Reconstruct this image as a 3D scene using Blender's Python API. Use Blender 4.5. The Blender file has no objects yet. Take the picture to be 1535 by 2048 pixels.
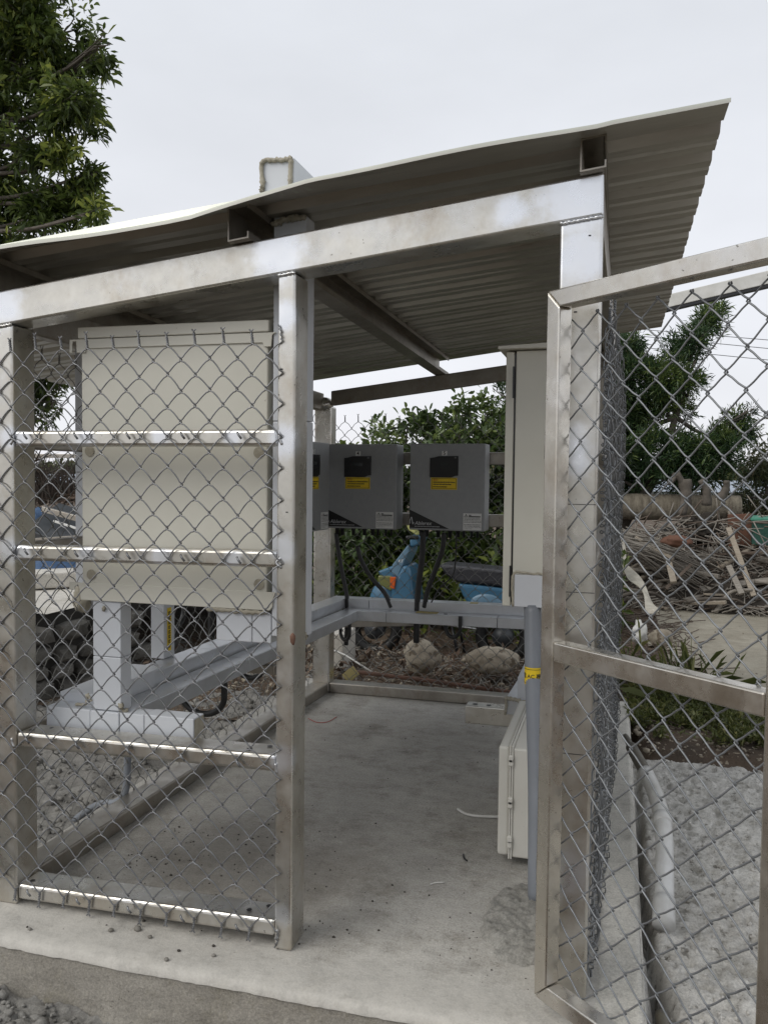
import bpy, bmesh, math, random
import numpy as np
from mathutils import Vector, Matrix, noise as mnoise
random.seed(7); rng = np.random.default_rng(7)
SC = bpy.context.scene
COL = SC.collection
PI = math.pi

# ------------------------------------------------------------------ camera
F, YAW, PITCH, ROLL = 1683.0, .2684, .043, .0111
CAM = np.array([.144, -2.0965, 1.3])
fw = np.array([-math.sin(YAW)*math.cos(PITCH), math.cos(YAW)*math.cos(PITCH), -math.sin(PITCH)])
r0 = np.array([math.cos(YAW), math.sin(YAW), 0.]); u0 = np.cross(r0, fw)
rt = r0*math.cos(ROLL)+u0*math.sin(ROLL); up = -r0*math.sin(ROLL)+u0*math.cos(ROLL)
cd = bpy.data.cameras.new('camera'); cam = bpy.data.objects.new('camera', cd); COL.objects.link(cam)
M = Matrix(((rt[0], up[0], -fw[0], CAM[0]), (rt[1], up[1], -fw[1], CAM[1]), (rt[2], up[2], -fw[2], CAM[2]), (0, 0, 0, 1)))
cam.matrix_world = M
cd.sensor_fit = 'VERTICAL'; cd.sensor_height = 24.0; cd.lens = F*24/2048
cd.clip_start = .05; cd.clip_end = 2000
SC.camera = cam

def at(px, py, x=None, y=None, z=None):
    """survey point of the photograph on a known plane, in metres"""
    d = fw + rt*(px-767.5)/F + up*(1024-py)/F
    if x is not None: t = (x-CAM[0])/d[0]
    elif y is not None: t = (y-CAM[1])/d[1]
    else: t = (z-CAM[2])/d[2]
    return Vector(CAM+t*d)

# ------------------------------------------------------------------ world, sun, exposure
W = bpy.data.worlds.new('World'); SC.world = W; W.use_nodes = True
nt = W.node_tree; nt.nodes.clear()
SUN_EL, SUN_AZ = math.radians(42), math.radians(224)
sky = nt.nodes.new('ShaderNodeTexSky'); sky.sky_type = 'NISHITA'; sky.sun_disc = False
sky.sun_elevation = SUN_EL; sky.sun_rotation = SUN_AZ
tc = nt.nodes.new('ShaderNodeTexCoord'); sep = nt.nodes.new('ShaderNodeSeparateXYZ')
nt.links.new(tc.outputs['Generated'], sep.inputs[0])
rp = nt.nodes.new('ShaderNodeValToRGB')
rp.color_ramp.elements[0].position = 0.0; rp.color_ramp.elements[0].color = (.80, .80, .84, 1)
rp.color_ramp.elements[1].position = .75; rp.color_ramp.elements[1].color = (.60, .63, .67, 1)
e = rp.color_ramp.elements.new(.25); e.color = (.73, .745, .785, 1)
nt.links.new(sep.outputs[2], rp.inputs[0])
cn = nt.nodes.new('ShaderNodeTexNoise'); cn.inputs['Scale'].default_value = 2.2; cn.inputs['Detail'].default_value = 5
mp = nt.nodes.new('ShaderNodeMapping'); mp.inputs['Scale'].default_value = (1, 1, 2.4)
nt.links.new(tc.outputs['Generated'], mp.inputs[0]); nt.links.new(mp.outputs[0], cn.inputs[0])
mr = nt.nodes.new('ShaderNodeMapRange'); mr.inputs[1].default_value = .3; mr.inputs[2].default_value = .7
mr.inputs[3].default_value = 9.0; mr.inputs[4].default_value = 10.6
nt.links.new(cn.outputs[0], mr.inputs[0])
vm = nt.nodes.new('ShaderNodeVectorMath'); vm.operation = 'SCALE'
nt.links.new(rp.outputs[0], vm.inputs[0]); nt.links.new(mr.outputs[0], vm.inputs[3])
mx = nt.nodes.new('ShaderNodeMixRGB'); mx.inputs[0].default_value = .94
nt.links.new(sky.outputs[0], mx.inputs[1]); nt.links.new(vm.outputs[0], mx.inputs[2])
bg = nt.nodes.new('ShaderNodeBackground'); bg.inputs[1].default_value = .1
nt.links.new(mx.outputs[0], bg.inputs[0])
wo = nt.nodes.new('ShaderNodeOutputWorld'); nt.links.new(bg.outputs[0], wo.inputs[0])
sl = bpy.data.lights.new('sun', 'SUN'); sl.energy = 1.5; sl.angle = math.radians(42); sl.color = (1, .97, .92)
so = bpy.data.objects.new('sun', sl); COL.objects.link(so)
sd = Vector((math.sin(SUN_AZ)*math.cos(SUN_EL), math.cos(SUN_AZ)*math.cos(SUN_EL), math.sin(SUN_EL)))
so.rotation_euler = sd.to_track_quat('Z', 'Y').to_euler(); so.location = (-3, -6, 8)
SC.view_settings.view_transform = 'Standard'; SC.view_settings.look = 'None'
SC.view_settings.exposure = .27; SC.view_settings.gamma = 1; SC.view_settings.use_curve_mapping = False

# ------------------------------------------------------------------ materials
class NB:
    def __init__(s, name):
        s.m = bpy.data.materials.new(name); s.m.use_nodes = True; s.t = s.m.node_tree
        s.t.nodes.clear()
        s.b = s.n('ShaderNodeBsdfPrincipled'); s.o = s.n('ShaderNodeOutputMaterial')
        s.l(s.b.outputs[0], s.o.inputs[0])
    def n(s, k, **kw):
        x = s.t.nodes.new(k)
        for a, v in kw.items(): setattr(x, a, v)
        return x
    def l(s, a, b): s.t.links.new(a, b)
    def coord(s, world=False):
        if world: return s.n('ShaderNodeNewGeometry').outputs['Position']
        return s.n('ShaderNodeTexCoord').outputs['Object']
    def noise(s, co, scale, detail=6, rough=.6, stretch=None):
        if stretch:
            m = s.n('ShaderNodeMapping'); m.inputs['Scale'].default_value = stretch; s.l(co, m.inputs[0]); co = m.outputs[0]
        x = s.n('ShaderNodeTexNoise'); x.inputs['Scale'].default_value = scale; x.inputs['Detail'].default_value = detail
        x.inputs['Roughness'].default_value = rough; s.l(co, x.inputs[0]); return x.outputs[0]
    def ramp(s, v, stops):
        r = s.n('ShaderNodeValToRGB'); el = r.color_ramp.elements
        while len(el) > 1: el.remove(el[-1])
        for i, (p, c) in enumerate(stops):
            if not isinstance(c, (tuple, list)): c = (c, c, c)
            x = el[0] if i == 0 else el.new(p)
            x.position = p; x.color = (*c[:3], 1)
        s.l(v, r.inputs[0]); return r.outputs[0]
    def mix(s, f, a, b, mode='MIX'):
        x = s.n('ShaderNodeMixRGB', blend_type=mode)
        for i, v in enumerate((f, a, b)):
            if hasattr(v, 'links') or hasattr(v, 'is_linked'): s.l(v, x.inputs[i])
            else: x.inputs[i].default_value = v if i == 0 else (*v[:3], 1)
        return x.outputs[0]
    def bump(s, h, st=.3, dist=.01):
        x = s.n('ShaderNodeBump'); x.inputs['Strength'].default_value = st; x.inputs['Distance'].default_value = dist
        s.l(h, x.inputs['Height']); s.l(x.outputs[0], s.b.inputs['Normal'])
    def col(s, c):
        if isinstance(c, (tuple, list)): s.b.inputs['Base Color'].default_value = (*c[:3], 1)
        else: s.l(c, s.b.inputs['Base Color'])
    def rm(s, r, m=0):
        if isinstance(r, (int, float)): s.b.inputs['Roughness'].default_value = r
        else: s.l(r, s.b.inputs['Roughness'])
        s.b.inputs['Metallic'].default_value = m

def mat(name, c1, c2=None, scale=8, rough=.6, metal=0, bump=0, bscale=60, speck=None, world=False, dist=.004, stretch=None, spscale=90, spth=.68):
    k = NB(name); co = k.coord(world)
    c2 = c2 or tuple(v*.8 for v in c1)
    c = k.ramp(k.noise(co, scale, 7, .62, stretch), [(.3, c2), (.7, c1)])
    if speck: c = k.mix(k.ramp(k.noise(co, spscale, 3, .5), [(spth, 0.), (spth+.05, 1.)]), c, speck)
    k.col(c); k.rm(rough, metal)
    if bump: k.bump(k.noise(co, bscale, 8, .65), bump, dist)
    return k.m

def steel_mat(name, c1, c2, stain, sprays, metal=.55, rough=.42):
    k = NB(name); co = k.coord(True)
    base = k.ramp(k.noise(co, 5, 8, .65), [(.3, c2), (.68, c1)])
    st = k.ramp(k.noise(co, 7, 9, .72, (1, 1, .7)), [(.50, 0.), (.70, 1.)])
    base = k.mix(k.mix(1, st, (.5, .5, .5), 'MULTIPLY'), base, stain)
    st2 = k.ramp(k.noise(co, 3.1, 5, .7), [(.5, 0.), (.7, .55)])
    base = k.mix(st2, base, (c1[0]*1.12, c1[1]*1.16, c1[2]*1.28))
    gr_ = k.ramp(k.noise(co, 55, 4, .6), [(.3, .955), (.7, 1.03)])
    base = k.mix(1, base, gr_, 'MULTIPLY')
    sp = k.ramp(k.noise(co, 90, 2, .5), [(.72, 0.), (.76, .7)])
    base = k.mix(sp, base, (.11, .095, .075))
    nz = k.noise(co, 22, 4, .7)
    last = None
    for (x, y, z, r) in sprays:
        d = k.n('ShaderNodeVectorMath', operation='DISTANCE'); k.l(co, d.inputs[0]); d.inputs[1].default_value = (x, y, z)
        a = k.n('ShaderNodeMath', operation='MULTIPLY_ADD'); k.l(nz, a.inputs[0]); a.inputs[1].default_value = r*.9; k.l(d.outputs['Value'], a.inputs[2])
        m = k.n('ShaderNodeMapRange', interpolation_type='SMOOTHSTEP'); m.inputs[1].default_value = r*1.55; m.inputs[2].default_value = r*.85; m.inputs[3].default_value = 0; m.inputs[4].default_value = 1
        k.l(a.outputs[0], m.inputs[0])
        if last is None: last = m.outputs[0]
        else:
            q = k.n('ShaderNodeMath', operation='MAXIMUM'); k.l(last, q.inputs[0]); k.l(m.outputs[0], q.inputs[1]); last = q.outputs[0]
    if last is not None:
        q = k.n('ShaderNodeMath', operation='MULTIPLY'); k.l(last, q.inputs[0]); q.inputs[1].default_value = .85
        base = k.mix(q.outputs[0], base, (.80, .82, .86))
    k.col(base)
    k.rm(k.ramp(k.noise(co, 14, 5, .6), [(.3, rough-.10), (.7, rough+.12)]), metal)
    k.bump(k.noise(co, 6, 2, .5), .05, .012)
    return k.m

XL, XM, SL = -1.562, -.731, .117          # left post edge, middle post edge, roof slope
sprays = [(XL-.03, 0, 1.79, .085), (XM+.0, 0, 1.88, .10), (.05, 0, 1.98, .14), (-.12, 0, 1.95, .05), (.05, 0, 1.83, .09),
          (.02, 0, 1.36, .085), (.03, 0, .32, .09), (XM+.02, 0, 1.72, .05), (XM+.02, 0, 1.39, .06), (XM+.02, 0, 1.10, .05), (XM+.02, 0, .53, .05), (XM+.02, 0, .1, .04),
          (XL-.01, 0, 1.40, .045), (XL-.01, 0, 1.07, .05)]
for z in (1.40, 1.065):
    for x in (-1.53, -1.32, -1.08, -.86): sprays.append((x, 0, z, .035))
STEEL = steel_mat('galvanised_steel', (.67, .65, .60), (.52, .495, .44), (.36, .28, .19), sprays, .94, .31)
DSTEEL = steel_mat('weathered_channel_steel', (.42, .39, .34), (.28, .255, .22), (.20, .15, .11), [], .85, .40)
GSTEEL = steel_mat('stainless_gate_steel', (.66, .63, .57), (.54, .505, .44), (.36, .29, .21), [], .95, .27)
WIRE = mat('galvanised_wire', (.27, .275, .28), (.15, .15, .155), 30, .45, .7)
WIREG = mat('dull_galvanised_wire', (.26, .27, .28), (.15, .155, .16), 30, .5, .6)
WIRED = mat('dark_weathered_wire', (.24, .235, .22), (.14, .14, .13), 30, .55, .5)
BEIGE = mat('beige_enamel', (.625, .605, .525), (.57, .552, .478), 3, .45, 0, .06, 300, speck=(.36, .32, .25), spscale=40, spth=.74)
BEIGED = mat('beige_enamel_rear', (.54, .52, .43), (.50, .475, .395), 3, .5)
GREYBOX = mat('light_grey_plastic', (.60, .585, .53), (.54, .52, .465), 5, .45, speck=(.35, .33, .3), spscale=30, spth=.73)
TRUNK = mat('pale_grey_pvc_trunking', (.58, .60, .63), (.52, .535, .56), 4, .42)
TRUNKA = mat('dusty_aluminium_trunking', (.60, .62, .65), (.47, .48, .49), 6, .32, .6, .05, 50, speck=(.36, .33, .24), spscale=26, spth=.7)
CAULK = mat('dried_caulk', (.42, .39, .31), (.30, .27, .21), 30, .8, 0, .8, 90)
PIPEG = mat('grey_pvc_pipe', (.21, .225, .25), (.17, .182, .20), 5, .42)
PIPEL = mat('dusty_pale_pvc_pipe', (.60, .60, .59), (.36, .35, .32), 5, .4, 0, .1, 60, world=True)
INV = mat('powder_coated_grey', (.31, .318, .322), (.28, .288, .292), 40, .5, .2, .1, 400)
BLACK = mat('black_plastic', (.012, .012, .013), (.009, .009, .01), 5, .35)
RUBBER = mat('black_cable_sheath', (.014, .014, .014), (.01, .01, .01), 20, .5)
SCREEN = mat('lcd_glass', (.05, .055, .055), (.04, .045, .045), 5, .15)
YEL = mat('yellow_sticker', (.78, .56, .02), (.72, .50, .02), 10, .4)
WHT = mat('white_sticker', (.72, .72, .70), (.66, .66, .64), 10, .5)
INK = mat('black_print', (.02, .02, .02), (.018, .018, .018), 10, .5)
REDINK = mat('red_print', (.40, .04, .02), (.35, .03, .02), 10, .5)
GREYINK = mat('silver_print', (.45, .46, .47), (.42, .43, .44), 10, .4)
BLUE = mat('faded_blue_scooter_paint', (.05, .145, .235), (.04, .11, .18), 6, .3, speck=(.14, .16, .16), spscale=24, spth=.72)
LBLUE = mat('pale_blue_scooter_paint', (.12, .21, .29), (.09, .16, .22), 6, .35)
ORANGE = mat('orange_lens', (.62, .12, .02), (.5, .08, .01), 10, .2)
OLIVE = mat('clouded_headlight_lens', (.20, .19, .05), (.10, .12, .05), 14, .25)
SEAT = mat('cracked_black_vinyl', (.035, .035, .04), (.02, .02, .024), 12, .42, 0, .6, 18, dist=.02)
CHROME = mat('scratched_aluminium', (.55, .55, .55), (.4, .4, .4), 20, .35, .8)
ROCK = mat('river_boulder', (.42, .37, .29), (.20, .165, .12), 7, .85, 0, .9, 16, speck=(.14, .11, .075), spscale=14, spth=.56, dist=.02)
STONE = mat('dark_field_stone', (.19, .18, .16), (.085, .08, .07), 5, .9, 0, .7, 24, dist=.02)
MORTAR = mat('dark_mortar', (.05, .047, .042), (.03, .028, .025), 10, .95, 0, .6, 30)
RUST = mat('rusty_pipe', (.17, .085, .055), (.09, .05, .035), 12, .75, .1, .4, 60)
PWHITE = mat('white_plastic', (.66, .65, .62), (.5, .49, .45), 12, .5)
BOARDY = mat('yellowed_board', (.42, .35, .14), (.34, .27, .11), 8, .7)
BRONZE = mat('dark_pipe_end', (.13, .115, .085), (.05, .045, .035), 18, .6, 0, .5, 60)
BLUETARP = mat('blue_tarpaulin', (.05, .105, .20), (.035, .07, .14), 6, .5, 0, .6, 12, dist=.02)
GREENNET = mat('green_netting', (.025, .10, .07), (.015, .06, .045), 20, .7, 0, .5, 60)
REDPLY = mat('reddish_plywood', (.14, .062, .035), (.09, .042, .026), 6, .8)
DARKPANEL = mat('dark_panel', (.045, .05, .055), (.03, .033, .037), 6, .4)

def concrete(name, c1, c2, stain, rough_bump=.35, pits=True, edge=None):
    k = NB(name); co = k.coord(True)
    a = k.ramp(k.noise(co, 2.3, 9, .68), [(.32, c2), (.66, c1)])
    f = k.ramp(k.noise(co, 4.2, 10, .8), [(.50, 0.), (.66, .85)])
    a = k.mix(f, a, stain)
    f2 = k.ramp(k.noise(co, 26, 8, .8), [(.54, 0.), (.70, .55)])
    a = k.mix(f2, a, stain)
    fine = k.ramp(k.noise(co, 150, 5, .8), [(.3, .62), (.7, 1.25)])
    a = k.mix(1, a, fine, 'MULTIPLY')
    if pits:
        zone = k.ramp(k.noise(co, 3.1, 4, .6), [(.45, 0.), (.6, 1.)])
        pt = k.ramp(k.noise(co, 110, 4, .6), [(.62, 0.), (.68, .8)])
        a = k.mix(k.mix(1, zone, pt, 'MULTIPLY'), a, (.07, .062, .05))
    if name == 'slab_concrete':   # faint trowel arcs and tracked-in dirt
        tr_ = k.ramp(k.noise(co, 7, 6, .6, (1, 4, 1)), [(.40, .95), (.6, 1.03)]); a = k.mix(1, a, tr_, 'MULTIPLY')
        tr2 = k.ramp(k.noise(co, 16, 8, .85), [(.58, 0.), (.64, .6)]); a = k.mix(tr2, a, (.17, .15, .12))
    if name.startswith('rough_spilled'):
        a = k.mix(k.ramp(k.noise(co, 34, 5, .6), [(.60, 0.), (.66, .75)]), a, (.12, .11, .09))
    if name == 'slab_concrete':   # damp dirt trodden into the left bay
        d = k.n('ShaderNodeVectorMath', operation='DISTANCE'); k.l(co, d.inputs[0]); d.inputs[1].default_value = (-1.0, .40, 0)
        a1 = k.n('ShaderNodeMath', operation='MULTIPLY_ADD'); k.l(k.noise(co, 5, 8, .75), a1.inputs[0]); a1.inputs[1].default_value = 1.0; k.l(d.outputs['Value'], a1.inputs[2])
        m1 = k.n('ShaderNodeMapRange', interpolation_type='SMOOTHSTEP'); m1.inputs[1].default_value = 1.15; m1.inputs[2].default_value = .72; m1.inputs[3].default_value = 0; m1.inputs[4].default_value = .5
        k.l(a1.outputs[0], m1.inputs[0]); a = k.mix(m1.outputs[0], a, (.15, .13, .105))
    if edge is not None:   # pale cement skin along the worn front edge
        s = k.n('ShaderNodeSeparateXYZ'); k.l(co, s.inputs[0])
        ad = k.n('ShaderNodeMath', operation='MULTIPLY_ADD'); k.l(k.noise(co, 4, 6, .7), ad.inputs[0]); ad.inputs[1].default_value = .9; k.l(s.outputs[1], ad.inputs[2])
        m = k.n('ShaderNodeMapRange', interpolation_type='SMOOTHSTEP'); m.inputs[1].default_value = .78; m.inputs[2].default_value = .22; m.inputs[3].default_value = 0; m.inputs[4].default_value = .7
        k.l(ad.outputs[0], m.inputs[0]); a = k.mix(m.outputs[0], a, edge)
    k.col(a); mott = k.ramp(k.noise(co, 13, 10, .82), [(.30, .72), (.5, .98), (.72, 1.12)]); a = k.mix(1, a, mott, 'MULTIPLY'); k.col(a)
    k.rm(.9)
    k.bump(k.noise(co, 45, 10, .72), rough_bump, .006)
    return k.m
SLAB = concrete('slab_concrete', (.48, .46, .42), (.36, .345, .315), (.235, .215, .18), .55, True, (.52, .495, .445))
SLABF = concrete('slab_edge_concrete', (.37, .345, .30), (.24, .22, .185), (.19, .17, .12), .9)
ROUGHC = concrete('rough_spilled_concrete', (.64, .62, .575), (.46, .44, .405), (.25, .23, .19), 1.0, True)
CLOD = concrete('concrete_clods', (.29, .28, .255), (.19, .18, .165), (.12, .11, .095), 1.0, True)
PAD = concrete('stained_yard_concrete', (.36, .33, .265), (.25, .225, .175), (.22, .19, .14), .4, False)
PAVE = concrete('pale_paving', (.60, .57, .51), (.50, .47, .42), (.42, .39, .33), .3, False)
DIRT = mat('brown_soil', (.12, .080, .050), (.05, .037, .026), 4, .95, 0, .9, 28, speck=(.30, .25, .18), spscale=34, spth=.62, world=True, dist=.02)
FIELD = mat('far_ground', (.14, .13, .08), (.07, .075, .045), .6, .95, world=True)

def roof_mat():
    k = NB('corrugated_roof_sheet'); co = k.coord(True)
    g = k.n('ShaderNodeNewGeometry'); 
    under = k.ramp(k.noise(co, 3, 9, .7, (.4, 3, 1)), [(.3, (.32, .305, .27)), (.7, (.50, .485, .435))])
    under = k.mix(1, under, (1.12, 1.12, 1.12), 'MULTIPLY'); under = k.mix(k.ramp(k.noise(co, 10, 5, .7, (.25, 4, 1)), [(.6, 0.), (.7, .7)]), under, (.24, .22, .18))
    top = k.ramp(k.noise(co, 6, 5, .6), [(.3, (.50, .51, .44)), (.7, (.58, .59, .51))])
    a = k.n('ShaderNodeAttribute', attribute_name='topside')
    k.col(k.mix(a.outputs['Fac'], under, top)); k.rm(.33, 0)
    k.b.inputs['Metallic'].default_value = .5
    return k.m
ROOF = roof_mat()

def leaf_mat(name, dark, mid, light, rough=.45, trans=.25, brown=None):
    k = NB(name); a = k.n('ShaderNodeAttribute', attribute_name='tint')
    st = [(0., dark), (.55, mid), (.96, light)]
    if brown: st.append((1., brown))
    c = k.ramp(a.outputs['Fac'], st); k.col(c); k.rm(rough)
    tr = k.n('ShaderNodeBsdfTranslucent'); k.l(c, tr.inputs[0])
    m = k.n('ShaderNodeMixShader'); m.inputs[0].default_value = trans
    k.l(k.b.outputs[0], m.inputs[1]); k.l(tr.outputs[0], m.inputs[2]); k.l(m.outputs[0], k.o.inputs[0])
    return k.m
LEAF1 = leaf_mat('broad_tree_leaf', (.026, .042, .012), (.105, .150, .034), (.33, .37, .08), .38, .42)
LEAF2 = leaf_mat('shrub_leaf', (.028, .048, .016), (.070, .11, .032), (.20, .25, .07), .4)
LEAF3 = leaf_mat('podocarp_needle', (.018, .042, .016), (.036, .072, .024), (.15, .20, .05))
LEAF4 = leaf_mat('dry_bush_leaf', (.045, .065, .03), (.10, .11, .045), (.22, .17, .09))
GRASSM = leaf_mat('grass_blade', (.05, .065, .018), (.13, .15, .04), (.32, .30, .12))
DEAD = leaf_mat('dead_frond', (.05, .032, .02), (.14, .09, .06), (.34, .26, .18), .7, .05)
BARK = mat('tree_bark', (.14, .12, .10), (.07, .06, .048), 10, .9, 0, .9, 40)
LOGM = mat('log_bark', (.24, .21, .16), (.085, .07, .05), 6, .9, 0, .8, 26, stretch=(4, 1, 1), dist=.02)
WOODS = [mat('weathered_wood_grey', (.33, .30, .26), (.13, .115, .095), 14, .85, 0, .5, 40, stretch=(1, 12, 12)),
         mat('weathered_wood_pale', (.40, .35, .28), (.20, .165, .125), 14, .85, 0, .5, 40, stretch=(1, 12, 12)),
         mat('weathered_wood_brown', (.14, .105, .08), (.065, .05, .038), 14, .85, 0, .5, 40, stretch=(1, 12, 12))]

# ------------------------------------------------------------------ helpers
def link(name, me, m=None, parent=None):
    o = bpy.data.objects.new(name, me); COL.objects.link(o)
    if m is not None:
        for q in (m if isinstance(m, (list, tuple)) else [m]): me.materials.append(q)
    if parent is not None: o.parent = parent; o.matrix_parent_inverse = parent.matrix_basis.inverted()
    return o
def tag(o, label=None, cat=None, group=None, kind=None):
    if label: o['label'] = label
    if cat: o['category'] = cat
    if group: o['group'] = group
    if kind: o['kind'] = kind
    return o
def empty(name, loc, label, cat, group=None, rz=0):
    o = bpy.data.objects.new(name, None); COL.objects.link(o); o.location = loc; o.rotation_euler = (0, 0, rz)
    o.empty_display_size = .1
    return tag(o, label, cat, group)
def frombm(name, bm, m, parent=None, smooth=False):
    me = bpy.data.meshes.new(name); bm.to_mesh(me); bm.free()
    if smooth: me.polygons.foreach_set('use_smooth', [True]*len(me.polygons))
    return link(name, me, m, parent)
def hexa(bm, P, bev=0, seg=2):
    """P: 8 corners, bottom loop then top loop"""
    v = [bm.verts.new(p) for p in P]
    for f in ((3, 2, 1, 0), (4, 5, 6, 7), (0, 1, 5, 4), (1, 2, 6, 5), (2, 3, 7, 6), (3, 0, 4, 7)):
        bm.faces.new([v[i] for i in f])
    if bev:
        ed = list({e for w in v for e in w.link_edges})
        bmesh.ops.bevel(bm, geom=ed, offset=bev, segments=seg, affect='EDGES', profile=.5)
def box(name, x0, x1, y0, y1, z0, z1, m, parent=None, bev=.003):
    bm = bmesh.new()
    hexa(bm, [(x0, y0, z0), (x1, y0, z0), (x1, y1, z0), (x0, y1, z0), (x0, y0, z1), (x1, y0, z1), (x1, y1, z1), (x0, y1, z1)], bev)
    return frombm(name, bm, m, parent)
def bar_pts(p0, p1, w, h, upv=(0, 0, 1)):
    p0, p1, u = Vector(p0), Vector(p1), Vector(upv)
    t = (p1-p0).normalized(); s = t.cross(u).normalized(); n = s.cross(t).normalized()
    out = []
    for zz in (-.5, .5):
        for p, ss in ((p0, -.5), (p0, .5), (p1, .5), (p1, -.5)): out.append(p+s*ss*w+n*zz*h)
    return out
def bar(name, p0, p1, w, h, m, parent=None, bev=.003, upv=(0, 0, 1), seg=2):
    bm = bmesh.new(); hexa(bm, bar_pts(p0, p1, w, h, upv), bev, seg)
    bmesh.ops.recalc_face_normals(bm, faces=bm.faces)
    return frombm(name, bm, m, parent)
def tubes(name, lines, rad, m, parent=None, sides=6, upv=(0, 1, 0), cap=True, smooth=True):
    """lines: list of point arrays; rad: number or list of arrays"""
    V = []; Fc = []; off = 0
    ang = np.arange(sides)*2*PI/sides; ca, sa = np.cos(ang), np.sin(ang)
    for li, L in enumerate(lines):
        L = np.asarray(L, float); n = len(L)
        T = np.empty_like(L); T[1:-1] = L[2:]-L[:-2]; T[0] = L[1]-L[0]; T[-1] = L[-1]-L[-2]
        T /= np.linalg.norm(T, axis=1)[:, None]+1e-12
        u = np.asarray(upv, float); A = np.cross(T, u); ln = np.linalg.norm(A, axis=1)
        bad = ln < .05
        if bad.any(): A[bad] = np.cross(T[bad], np.array([.31, .2, .93])); ln = np.linalg.norm(A, axis=1)
        A /= ln[:, None]; B = np.cross(A, T)
        R = rad if np.isscalar(rad) else np.asarray(rad[li], float)[:, None, None]
        P = L[:, None, :] + R*(A[:, None, :]*ca[None, :, None]+B[:, None, :]*sa[None, :, None])
        V.append(P.reshape(-1, 3))
        i = np.arange(n-1)[:, None]*sides; k = np.arange(sides)[None, :]; k2 = (k+1) % sides
        q = np.stack([i+k, i+k2, i+sides+k2, i+sides+k], -1).reshape(-1, 4)+off
        Fc += q.tolist()
        if cap:
            Fc.append([off+j for j in range(sides)][::-1]); Fc.append([off+(n-1)*sides+j for j in range(sides)])
        off += n*sides
    me = bpy.data.meshes.new(name); me.from_pydata(np.concatenate(V).tolist(), [], Fc)
    if smooth: me.polygons.foreach_set('use_smooth', [True]*len(me.polygons))
    return link(name, me, m, parent)
def smoothline(P, n=8):
    P = [np.array(p, float) for p in P]; Q = [2*P[0]-P[1]]+P+[2*P[-1]-P[-2]]; out = []
    for i in range(1, len(Q)-2):
        for t in np.linspace(0, 1, n, endpoint=False):
            a, b, c, d = Q[i-1:i+3]
            out.append(.5*((2*b)+(-a+c)*t+(2*a-5*b+4*c-d)*t*t+(-a+3*b-3*c+d)*t**3))
    out.append(P[-1]); return np.array(out)
def prism(name, pts, y0, y1, m, parent=None, bev=.01, seg=2, taper=1.0):
    """profile in x,z extruded in y"""
    bm = bmesh.new(); cx = sum(p[0] for p in pts)/len(pts); cz = sum(p[1] for p in pts)/len(pts)
    a = [bm.verts.new((p[0], y0, p[1])) for p in pts]
    b = [bm.verts.new((p[0], y1, p[1])) for p in pts]
    bm.faces.new(a); bm.faces.new(b[::-1]); n = len(pts)
    for i in range(n): bm.faces.new((a[i], b[i], b[(i+1) % n], a[(i+1) % n]))
    bmesh.ops.recalc_face_normals(bm, faces=bm.faces)
    if bev: bmesh.ops.bevel(bm, geom=list(bm.edges), offset=bev, segments=seg, affect='EDGES', profile=.5, clamp_overlap=True)
    return frombm(name, bm, m, parent, smooth=False)
def blob(name, loc, r, m, parent=None, amp=.15, fs=1.6, sub=3, seed=0, rot=0, flat=-9):
    bm = bmesh.new(); bmesh.ops.create_icosphere(bm, subdivisions=sub, radius=1)
    for v in bm.verts:
        d = 1+amp*mnoise.noise(v.co*fs+Vector((seed*3.1, seed, 7)))+amp*.4*mnoise.noise(v.co*fs*3+Vector((seed, 2, seed)))
        v.co = v.co*d; v.co.z = max(v.co.z, flat)
        v.co = Vector((v.co.x*r[0], v.co.y*r[1], v.co.z*r[2]))
    bmesh.ops.rotate(bm, verts=bm.verts, cent=(0, 0, 0), matrix=Matrix.Rotation(rot, 3, 'Z'))
    bmesh.ops.translate(bm, verts=bm.verts, vec=loc)
    return frombm(name, bm, m, parent, smooth=True)
FONTC = {}
def text(name, s, loc, size, m, parent, U=(1, 0, 0), V=(0, 0, 1), shear=0, align='CENTER', bold=0):
    cu = bpy.data.curves.new('t', 'FONT'); cu.body = s; cu.size = size; cu.align_x = align; cu.align_y = 'CENTER'
    cu.shear = shear; cu.offset = bold; cu.resolution_u = 2
    o = bpy.data.objects.new('t', cu); COL.objects.link(o)
    dg = bpy.context.evaluated_depsgraph_get(); me = bpy.data.meshes.new_from_object(o.evaluated_get(dg))
    bpy.data.objects.remove(o); me.name = name
    U, V = Vector(U), Vector(V)
    for v in me.vertices: v.co = Vector(loc)+U*v.co.x+V*v.co.y
    me.materials.clear()
    return link(name, me, m, parent)
def quads(name, Q, m, parent=None):
    V = [p for q in Q for p in q]; k = len(Q[0])
    me = bpy.data.meshes.new(name); me.from_pydata([tuple(v) for v in V], [], [[i*k+j for j in range(k)] for i in range(len(Q))])
    return link(name, me, m, parent)

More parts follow.
